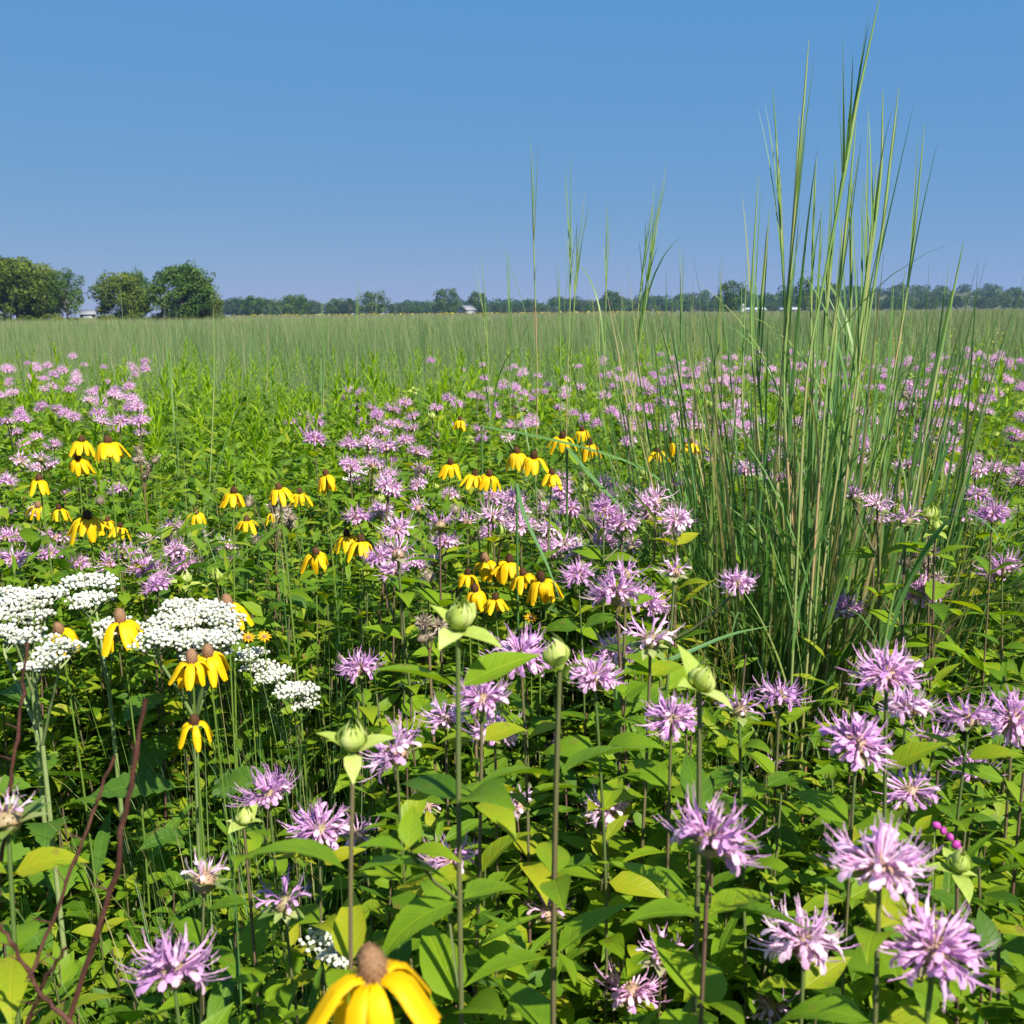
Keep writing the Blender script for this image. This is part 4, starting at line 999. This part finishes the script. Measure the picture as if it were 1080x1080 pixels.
for i in range(8):
    st, fo, p = shoots[i]
    ix = np.where(var == i)[0]
    c, s_ = np.cos(rz[ix]), np.sin(rz[ix]); o_ = 0 * c
    R = np.stack([np.stack([c, -s_, o_], -1), np.stack([s_, c, o_], -1), np.stack([o_, o_, o_ + 1], -1)], 1)
    for src, mt in ((st, 1), (fo, 0)):
        V = np.concatenate(src.V); Q = np.concatenate(src.Q); T = np.concatenate(src.tint); LVs = np.concatenate(src.LV)
        k = len(V); W = np.einsum('nij,kj->nki', R, V) * top[ix][:, None, None] + np.stack([x[ix], d[ix], 0 * x[ix]], -1)[:, None]
        g.add(W.reshape(-1, 3), (Q[None] + (np.arange(len(ix)) * k)[:, None, None]).reshape(-1, 4), tint=(T[None] + rng.normal(0, .12, len(ix))[:, None]).ravel(), mat=mt, lv=np.tile(LVs, (len(ix), 1)))
# small round-leaved undergrowth filling the gaps
n = 140000
x, d = wedge(n, .30, 5.5, 1.45)
zz = .10 + .74 * rng.uniform(0, 1, n) ** .8 * np.where(d < .7, .75, 1) + np.where(d > 1.5, .12, 0)
zz = np.where((x / d < -.16) & (d > .75) & (d < 1.5), zz * .68, zz)
keep = (zz < clear_height(x, d)) & ~((np.abs(x - bx) < .28) & (d > 1.5) & (d < 2.1) & (zz > .35)); x, d, zz = x[keep], d[keep], zz[keep]; n = len(x)
SM = [leaf_t(1, .55, 3, .25, .5, .4, .1), leaf_t(1, .30, 3, .25, .6, .4, .05), leaf_t(1, .14, 3, .2, .7, .4, .0)]
kind = rng.choice(3, n, p=[.45, .33, .22])
for i in range(3):
    ix = kind == i; k = ix.sum()
    g.inst(SM[i], mats3(rng.uniform(0, 6.28, k), rng.uniform(-.3, .8, k), rng.normal(0, .4, k)), np.stack([x[ix], d[ix], zz[ix]], -1), rng.uniform(.022, .048, k) * (1, 1.25, 1.9)[i], np.clip(rng.normal(.45, .25, k), 0, 1))
o = g.obj('understory_foliage', [M['under'], M['bstem']]); o['kind'] = 'stuff'

g = Geo()   # thin grasses between the flowers
n = 9000
x, d = wedge(n, .5, 6.5, 1.7)
Lb = rng.uniform(.45, 1.0, n) * np.where(d < 1.4, .72, 1)
blades(g, np.stack([x, d, 0 * x], -1), rng.uniform(0, 6.28, n), np.abs(rng.normal(.12, .1, n)), rng.choice([.2, .8, 1.8], n, p=[.5, .3, .2]) * rng.uniform(.5, 1.2, n), Lb, rng.uniform(.003, .0065, n), 7, rng.uniform(0, 1, n), fold=.25)
o = g.obj('thin_grass', M['thin']); o['kind'] = 'stuff'

g = Geo()   # goldenrod farther off: beyond the counted ones
n = 640
x, d = wedge(n, 4.0, 11.0, .9, .5)
hh = rng.normal(.96, .07, n); rz = rng.uniform(0, 6.28, n); var = rng.integers(0, 6, n)
for i in range(6):
    ix = np.where(var == i)[0]; c, s_ = np.cos(rz[ix]), np.sin(rz[ix]); o_ = 0 * c
    R = np.stack([np.stack([c, -s_, o_], -1), np.stack([s_, c, o_], -1), np.stack([o_, o_, o_ + 1], -1)], 1)
    src = GR[i][1]
    V = np.concatenate(src.V); Q = np.concatenate(src.Q); T = np.concatenate(src.tint); k = len(V)
    W = np.einsum('nij,kj->nki', R, V) * hh[ix][:, None, None] + np.stack([x[ix], d[ix], 0 * x[ix]], -1)[:, None]
    g.add(W.reshape(-1, 3), (Q[None] + (np.arange(len(ix)) * k)[:, None, None]).reshape(-1, 4), tint=np.tile(T, len(ix)))
o = g.obj('leafy_undergrowth', M['gleaf']); o['kind'] = 'stuff'

# the grass field to the trees
g = Geo()
for d0, d1, n, w0, w1, L0, L1, seg in ((4.5, 12, 26000, .003, .006, .7, 1.12, 5), (11, 30, 34000, .006, .012, .75, 1.15, 4), (28, 80, 36000, .014, .030, .8, 1.16, 3), (75, 330, 42000, .05, .11, .85, 1.18, 2)):
    x, d = wedge(n, d0, d1, 1.25, 1.0)
    L = rng.uniform(L0, L1, n)
    blades(g, np.stack([x, d, 0 * x], -1), rng.uniform(0, 6.28, n), np.abs(rng.normal(.10, .08, n)), rng.uniform(0, .7, n), L, rng.uniform(w0, w1, n), seg, np.clip(rng.normal(.42 + (.30 if d0 > 70 else .08 if d0 > 20 else 0), .32, n) + .25 * (L - .9), 0, 1))
    m_ = int(n * .16)  # taller flowering stalks
    x, d = wedge(m_, d0, d1, 1.25, 1.0)
    blades(g, np.stack([x, d, 0 * x], -1), rng.uniform(0, 6.28, m_), np.abs(rng.normal(.05, .04, m_)), rng.uniform(0, .3, m_), rng.uniform(1.1, 1.38, m_) , rng.uniform(w0, w1, m_) * .55, seg, np.clip(rng.normal(.7, .2, m_), 0, 1))
for c_ in range(130):                                    # denser, taller clumps that break up the field
    dc = 5.5 + 30 * random.random() ** 1.6; xc = random.uniform(-.56, .62 if c_ % 3 else .56) * dc
    if c_ % 4 == 0: dc = random.uniform(5.5, 11); xc = dc * random.uniform(.36, .60)
    k = 60; tt = random.uniform(.0, .75)
    blades(g, np.stack([xc + rng.normal(0, .10 + .012 * dc, k), dc + rng.normal(0, .10 + .012 * dc, k), np.zeros(k)], -1), rng.uniform(0, 6.28, k), np.abs(rng.normal(.10, .08, k)), rng.uniform(0, .8, k), rng.uniform(.9, 1.15 + .25 * random.random(), k), rng.uniform(.004, .007, k) + .0007 * dc, 6, np.clip(rng.normal(tt, .12, k), 0, 1))
m_ = 16000; x = rng.uniform(-1, 1, m_) * 200; d = rng.uniform(210, 335, m_)     # the pale ripe strip before the trees
blades(g, np.stack([x, d, 0 * x], -1), rng.uniform(0, 6.28, m_), np.abs(rng.normal(.10, .08, m_)), rng.uniform(0, .7, m_), rng.uniform(1.0, 1.26, m_), rng.uniform(.10, .18, m_), 2, np.clip(rng.normal(1.0, .12, m_), 0, 1))
x, d = wedge(420, 4.5, 22, 1.2, 1.0); m_ = len(x)      # the tallest stalks, that break the skyline of the field
blades(g, np.stack([x, d, 0 * x], -1), rng.uniform(0, 6.28, m_), np.abs(rng.normal(.05, .05, m_)), rng.uniform(0, .5, m_), rng.uniform(1.25, 1.62, m_), .0035 + .0009 * d, 7, np.clip(rng.normal(.6, .3, m_), 0, 1))
x, d = wedge(3600, 3.4, 9, 1.3, .8); m_ = len(x)       # grasses that run in among the goldenrods
blades(g, np.stack([x, d, 0 * x], -1), rng.uniform(0, 6.28, m_), np.abs(rng.normal(.07, .06, m_)), rng.uniform(0, .9, m_), rng.uniform(.85, 1.22, m_), .0028 + .0006 * d, 7, np.clip(rng.normal(.4, .3, m_), 0, 1))
o = g.obj('prairie_grass', M['field']); o['kind'] = 'stuff'

# far bergamot specks beyond the counted ones, yellow specks at the far right
g = Geo(); n = 90; x, d = wedge(n, 5.8, 8.2, 1.3)
keep = (x / d > .2) | (x / d < -.35) | (rng.uniform(0, 1, n) < .25); x, d = x[keep], d[keep]; n = len(x)
fl = HEADS['full'][0][0]; V = np.zeros(len(fl.vertices) * 3, np.float32); fl.vertices.foreach_get('co', V); V = V.reshape(-1, 3)
Q = np.array([list(p.vertices) for p in fl.polygons])
g.inst((V.astype(float), Q), mats3(rng.uniform(0, 6, n), 0 * x), np.stack([x, d, rng.uniform(.95, 1.06, n)], -1), np.full(n, 1.05), rng.uniform(.3, .8, n))
for a0, a1, d0, d1, n in ((.10, .54, 3.0, 7.5, 170), (-.06, .22, 3.2, 6.5, 70), (-.55, -.36, 3.2, 7.0, 40)):
    d = rng.uniform(d0, d1, n); x = rng.uniform(a0, a1, n) * d
    hz = rng.uniform(.95, 1.06, n); sz = rng.uniform(.6, .95, n)
    g.inst((V.astype(float) * [1, 1, .8], Q), mats3(rng.uniform(0, 6, n), rng.normal(0, .15, n)), np.stack([x, d, hz], -1), sz, rng.uniform(.2, .8, n))
    blades(g, np.stack([x, d, 0 * x], -1), 0, 0, 0, hz, .005, 2, .5, mat=1, taper=.2)
o = g.obj('far_bergamot_blossoms', [M['petal'], M['bstem']]); o['kind'] = 'stuff'
g = Geo(); n = 260; x = rng.uniform(3.0, 7.0, n); d = rng.uniform(8, 18, n); x = x * d / 13
g.inst(SM[0], mats3(rng.uniform(0, 6, n), rng.uniform(-.2, .6, n)), np.stack([x, d, rng.uniform(.95, 1.08, n)], -1), rng.uniform(.02, .04, n), rng.uniform(0, 1, n))
n = 1500; x = rng.uniform(-75, 40, n); d = rng.uniform(230, 330, n)
g.inst(SM[0], mats3(rng.uniform(0, 6, n), rng.uniform(-.2, .6, n)), np.stack([x, d, rng.uniform(1.0, 1.25, n)], -1), rng.uniform(.3, .6, n), rng.uniform(0, 1, n))
o = g.obj('far_yellow_blossoms', M['yfar']); o['kind'] = 'stuff'

# ------------------------------------------------------------------ trees
def tree_geo(seed, h, w, blobs, nleaf, leaf, trunk_h, shape='round', limbs=7):
    """trunk Geo and crown Geo; crown of leaf-sized faces in many clumps round the limbs' ends"""
    r = np.random.default_rng(seed)
    tr = Geo(); cr = Geo()
    tp = np.array([[0, 0, 0], [r.normal(0, .1), r.normal(0, .1), trunk_h], [r.normal(0, .3), r.normal(0, .3), h * .55], [r.normal(0, .4), r.normal(0, .4), h * .85]])
    v, q = tube(tp, [h * .030, h * .024, h * .015, h * .004], 7); tr.add(v, q)
    cs = []
    for i in range(blobs):
        t = (i + .5) / blobs
        zz = trunk_h * .9 + (h - trunk_h * .9) * (t ** .85) * .93
        prof = math.sin(min(1, (zz - trunk_h * .5) / (h - trunk_h * .5)) ** .8 * PI * .93) ** .6 if shape == 'round' else math.sin(min(1, zz / h) * PI) ** .8
        a = i * 2.39996 + r.uniform(-.5, .5); rad = w / 2 * prof * r.uniform(.45, .98)
        c = np.array([math.cos(a) * rad, math.sin(a) * rad, zz]); br = w * r.uniform(.085, .19)
        cs.append((c, br))
    for c, br in cs[:limbs * 2:2] + cs[limbs * 2::3]:
        z0 = max(trunk_h * .7, c[2] * .55); b = np.array([np.interp(z0, tp[:, 2], tp[:, 0]), np.interp(z0, tp[:, 2], tp[:, 1]), z0])
        v, q = tube([b, b + (c - b) * .5 + [0, 0, -.03 * h], c], [h * .012, h * .008, h * .003], 5); tr.add(v, q)
    per = nleaf // blobs
    for c, br in cs:
        dirs = r.normal(0, 1, (per, 3)); dirs /= np.linalg.norm(dirs, axis=1)[:, None]
        rad = br * (.55 + .5 * r.uniform(0, 1, per) ** .5) * (1 + .25 * np.sin(dirs[:, 0] * 5 + dirs[:, 2] * 4 + r.uniform(0, 6)))
        pos = c + dirs * rad[:, None] * np.array([1.15, 1.15, .8])
        nn = dirs * .8 + r.normal(0, .6, (per, 3)); nn[:, 2] += .25; nn /= np.linalg.norm(nn, axis=1)[:, None]
        A = np.cross(nn, r.normal(0, 1, (per, 3))); A /= np.linalg.norm(A, axis=1)[:, None]; B = np.cross(nn, A)
        s = leaf * r.uniform(.6, 1.3, per)[:, None]
        v = np.stack([pos + A * s, pos + B * s * .6, pos - A * s, pos - B * s * .6], 1)
        cr.add(v.reshape(-1, 3), np.arange(per * 4).reshape(-1, 4), tint=np.repeat(np.clip(r.normal(.45, .18) + r.normal(0, .15, per), 0, 1), 4))
    return tr, cr

def place_tree(label, px, base_py, dist, meshes, sx, sz, rz=0, group=None, gz=None):
    tm, cm = meshes
    x = (px - 540) / F * dist
    z = ground_z(x, dist) if gz is None else gz
    root = thing('tree', label, 'tree', (x, dist, z), rz, group)
    root.scale = (sx, sx, sz)
    link('trunk', tm, root); link('crown', cm, root)
    return root
def tmesh(seed, mat, h=10, w=9, blobs=34, nleaf=9000, leaf=.24, th=2.2, **k):
    a, b = tree_geo(seed, h, w, blobs, nleaf, leaf, th, **k)
    return a.mesh('trunk', M['bark']), b.mesh('crown', M[mat], smooth=False)
T_ash = tmesh(1, 'tree_a', 10, 8.5, 34, 10000, .23, 2.6)
T_ash2 = tmesh(2, 'tree_a', 10, 9.5, 32, 9000, .23, 2.2)
T_oak = tmesh(3, 'tree_b', 10, 11, 50, 14000, .22, 1.4)
T_thin = tmesh(4, 'tree_b', 10, 8.5, 24, 5200, .20, 2.6)
T_elm = tmesh(5, 'tree_a', 10, 11, 40, 11000, .23, 1.6)
D1 = 190
lt = [
 ('yellow-green ragged tree at the left edge of the field', 5, T_ash, 1.25, 1.20, D1),
 ('tall bushy yellow-green tree second from the left edge', 30, T_ash2, 1.0, 1.14, D1 - 8),
 ('dark-trunked tree with pale bare limbs in the left group', 46, T_oak, .75, .98, D1 + 6),
 ('dark bluish tree in the middle of the left group', 60, T_elm, .72, 1.04, D1 + 2),
 ('sparse open-crowned tree at the right end of the left group', 82, T_thin, .72, .95, D1 - 4),
 ('low broad yellow-green tree just right of the gap', 141, T_elm, .86, .86, D1),
 ('small dark treetop showing above the low broad tree', 154, T_oak, .55, 1.02, D1 + 26),
 ('large round dark green tree at the right end of the left trees', 202, T_oak, .98, 1.0, D1 - 6),
 ('bushy lower right flank of the large round dark tree', 222, T_elm, .60, .75, D1),
]
for lab, px, tmsh, sx, sz, dist in lt: place_tree(lab, px, 335, dist, tmsh, sx, sz, px * .7)
# shrubs at their feet
Gs = tmesh(9, 'tree_a', 3, 5, 14, 2600, .15, .2, limbs=3)
for px, s in ((12, .9), (38, .7), (66, .8), (88, .5), (122, .7), (150, .7), (178, .8), (214, .8), (238, .6)):
    o = place_tree('low shrub under the left trees', px, 335, D1 - 12 + px % 9, Gs, s, s * .75, px, 'low shrubs under the left trees'); o.name = 'shrub'

F_ = [tmesh(20 + i, mt, 10, w, 22, 2600, .34, 1.0, limbs=4) for i, (mt, w) in enumerate((('tree_c', 11), ('tree_b', 12), ('tree_c', 9), ('tree_b', 10), ('tree_c', 13)))]
fl_ = [  # px, dist, sx, sz, mesh, label
 (767, 400, 1.08, 1.22, 1, 'round dark tree standing alone beside the white farm buildings'),
 (845, 430, .75, 1.42, 1, 'narrow dark tree half hidden behind the tall grass'),
 (871, 440, .68, 1.28, 3, 'second narrow dark tree right of the first behind the tall grass'),
 (398, 560, 1.45, 1.3, 1, 'roundest green tree of the far left treeline'),
 (473, 560, 1.35, 1.40, 1, 'twin-crowned dark tree left of the grey barn'),
 (507, 560, 1.1, 1.25, 3, 'dark tree right of the grey barn'),
 (645, 560, 1.1, 1.25, 3, 'taller tree in the far treeline behind the centre stalks'),
 (275, 470, 1.15, .98, 3, 'light green rounded tree at the front of the far left woods'),
 (316, 480, 1.3, 1.02, 1, 'broad light green tree beside the rounded one'),
]
for px, dist, sx, sz, k, lab in fl_: place_tree(lab, px, 326, dist, F_[k], sx, sz, px, gz=0)
nT = 0
for px in list(np.arange(236, 1100, 6.5)):
    px += random.uniform(-4, 4)
    hill = px > 900
    dist = random.uniform(620, 760)
    hgt = random.uniform(.5, .92)
    if 240 < px < 380: hgt *= 1.35
    if 410 < px < 560: hgt *= .85
    place_tree('dark tree in the far treeline ' + ('of the left woods' if px < 400 else 'near the grey barn' if px < 560 else 'behind the centre stalks' if px < 760 else 'of the right-hand woods'), px, 325, dist, F_[int(px) % 5], hgt * random.uniform(.9, 1.25), hgt, px,
               'far treeline ' + ('left woods' if px < 400 else 'near barn' if px < 560 else 'centre' if px < 760 else 'right woods')); nT += 1
g = Geo()   # wood behind that reads as one mass
for i in range(170):
    px = random.uniform(200, 1130); dist = random.uniform(770, 980); x = (px - 540) / F * dist
    if px < 620 and random.random() < .1: continue
    z0 = ground_z(x, dist); hh = random.uniform(7, 11); per = 420
    r = rng
    for c in range(4):
        cc = np.array([x + random.uniform(-5, 5), dist + random.uniform(-5, 5), z0 + hh * random.uniform(.4, .8)]); k = per // 4
        dirs = r.normal(0, 1, (k, 3)); dirs /= np.linalg.norm(dirs, axis=1)[:, None]
        pos = cc + dirs * np.array([4.5, 4.5, 3.6]) * r.uniform(.7, 1.05, k)[:, None]
        pos[:, 2] = np.maximum(pos[:, 2], z0 + .3)
        nn = dirs + r.normal(0, .5, (k, 3)); nn /= np.linalg.norm(nn, axis=1)[:, None]
        A = np.cross(nn, r.normal(0, 1, (k, 3))); A /= np.linalg.norm(A, axis=1)[:, None]; B = np.cross(nn, A); s = r.uniform(.5, 1.0, k)[:, None]
        g.add(np.stack([pos + A * s, pos + B * s * .7, pos - A * s, pos - B * s * .7], 1).reshape(-1, 3), np.arange(k * 4).reshape(-1, 4), tint=np.repeat(np.clip(random.gauss(.4, .15) + r.normal(0, .12, k), 0, 1), 4))
o = g.obj('far_woods', M['tree_c'], smooth=False); o['kind'] = 'stuff'

# ------------------------------------------------------------------ farm buildings
def building(name, label, cat, px, dist, L, Wd, wall_h, roof_h, wall, roof, rz=0, doors=(), windows=()):
    x = (px - 540) / F * dist
    root = thing(name, label, cat, (x, dist, 0), rz)
    g = Geo(); box(g, (-L / 2, -Wd / 2, 0), (L / 2, Wd / 2, wall_h))
    for s in (-1, 1): g.add([(s * L / 2, -Wd / 2, wall_h), (s * L / 2, Wd / 2, wall_h), (s * L / 2, 0, wall_h + roof_h)], t=[(0, 1, 2)])
    g.obj('wall', wall, root, smooth=False)
    g = Geo(); e = .5; zb = wall_h - e * roof_h / (Wd / 2) * .5
    for s in (-1, 1):
        v = [(-L / 2 - e, s * (Wd / 2 + e), zb), (L / 2 + e, s * (Wd / 2 + e), zb), (L / 2 + e, 0, wall_h + roof_h + .05), (-L / 2 - e, 0, wall_h + roof_h + .05)]
        v += [(a, b, c + .18) for a, b, c in v]
        g.add(v, [(0, 1, 2, 3), (4, 5, 6, 7), (0, 1, 5, 4), (1, 2, 6, 5), (2, 3, 7, 6), (3, 0, 4, 7)])
    g.obj('roof', roof, root, smooth=False)
    for dx, dw, dh in doors:
        g = Geo(); box(g, (dx - dw / 2, -Wd / 2 - .08, 0.02), (dx + dw / 2, -Wd / 2 - .003, dh)); g.obj('door', M['door'], root, smooth=False)
    for wx, wz, ww, wh in windows:
        g = Geo(); box(g, (wx - ww / 2, -Wd / 2 - .06, wz), (wx + ww / 2, -Wd / 2 - .003, wz + wh)); g.obj('window', M['glass'], root, smooth=False)
    return root
building('farm_shed', 'long low white farm shed with a pale metal roof beside the lone round tree', 'shed', 790, 500, 11, 8, 1.6, .9, M['whitewall'], M['palegrey'], .05, ((0, 3, 2.1),), ((-4, 1, 1, .8), (4, 1, 1, .8)))
building('farm_shed', 'white farm shed behind the narrow dark trees and tall grass', 'shed', 829, 505, 9, 7, 1.5, .9, M['whitewall'], M['palegrey'], -.08, ((2, 3, 2.1),), ((-3, 1, 1, .8),))
building('farmhouse', 'white farmhouse showing in the gap between the left trees', 'house', 104, 330, 4.2, 4, 2.1, 1.1, M['whitewall'], M['greyroof'], .2, ((0, 1, 2.1),), ((-1.8, 1, .9, 1.2), (1.8, 1, .9, 1.2)))
building('barn', 'small grey barn between two dark trees of the far treeline', 'barn', 495, 545, 7, 6, 2.9, 2.2, M['greyroof'], M['greyroof'], .9, ((0, 3, 3),), ())
x = (781 - 540) / F * 430
root = thing('silo', 'white domed silo above the long low farm shed', 'silo', (x, 432, 0))
g = Geo(); v, q = tube([[0, 0, 0], [0, 0, 1.7], [0, 0, 3.4]], [.9, .9, .9], 18); g.add(v, q); g.obj('wall', M['whitewall'], root)
g = Geo(); t = np.linspace(0, PI / 2 - .05, 6); v, q = tube(np.stack([0 * t, 0 * t, 3.38 + .85 * np.sin(t)], -1), .95 * np.cos(t), 18); g.add(v, q); g.obj('roof', M['palegrey'], root)

# ------------------------------------------------------------------ haze
HAZE = True
if HAZE:
    g = Geo(); box(g, (-1600, -80, -1.5), (1600, 1500, 40)); 
    m, nt, N, L = new_mat('haze'); out = N.new('ShaderNodeOutputMaterial'); pv = N.new('ShaderNodeVolumePrincipled')
    pv.inputs['Density'].default_value = .00017; pv.inputs['Color'].default_value = (.45, .62, 1, 1); pv.inputs['Anisotropy'].default_value = .2
    L.new(pv.outputs[0], out.inputs['Volume'])
    o = g.obj('haze', m, smooth=False); o['kind'] = 'stuff'

# ------------------------------------------------------------------ light
SUN_EL = math.radians(46); SUN_AZ = math.radians(142)      # clockwise from +Y: behind the camera, to its right
w = bpy.data.worlds.new('World'); sc.world = w; w.use_nodes = True
nt = w.node_tree; bg = nt.nodes['Background']
sky = nt.nodes.new('ShaderNodeTexSky'); sky.sky_type = 'NISHITA'; sky.sun_disc = False
sky.sun_elevation = SUN_EL; sky.sun_rotation = SUN_AZ; sky.air_density = 1.0; sky.dust_density = .0; sky.ozone_density = 6.0; sky.altitude = 300
vm = nt.nodes.new('ShaderNodeVectorMath'); vm.operation = 'MULTIPLY_ADD'     # hazy summer blue: less contrast between zenith and horizon
nt.links.new(sky.outputs[0], vm.inputs[0]); vm.inputs[1].default_value = (.35, .19, .0); vm.inputs[2].default_value = (.66, 2.75, 6.6)
nt.links.new(vm.outputs[0], bg.inputs[0]); bg.inputs[1].default_value = .05
sl = bpy.data.lights.new('sun', 'SUN'); sl.energy = 5.0; sl.angle = math.radians(.53); sl.color = (1, .95, .86)
so = bpy.data.objects.new('sun', sl); C.objects.link(so)
dv = Vector((math.sin(SUN_AZ) * math.cos(SUN_EL), math.cos(SUN_AZ) * math.cos(SUN_EL), math.sin(SUN_EL)))
so.rotation_euler = dv.to_track_quat('Z', 'Y').to_euler(); so.location = (0, 0, 30)

# ------------------------------------------------------------------ render settings
sc.view_settings.view_transform = 'Standard'; sc.view_settings.look = 'None'; sc.view_settings.exposure = .93; sc.view_settings.gamma = 1
cy = sc.cycles
cy.max_bounces = 5; cy.diffuse_bounces = 4; cy.glossy_bounces = 1; cy.transmission_bounces = 2; cy.volume_bounces = 0; cy.transparent_max_bounces = 4
cy.use_denoising = True; cy.denoiser = 'OPENIMAGEDENOISE'
cy.use_adaptive_sampling = False
cy.caustics_reflective = False; cy.caustics_refractive = False
cy.sample_clamp_indirect = 4
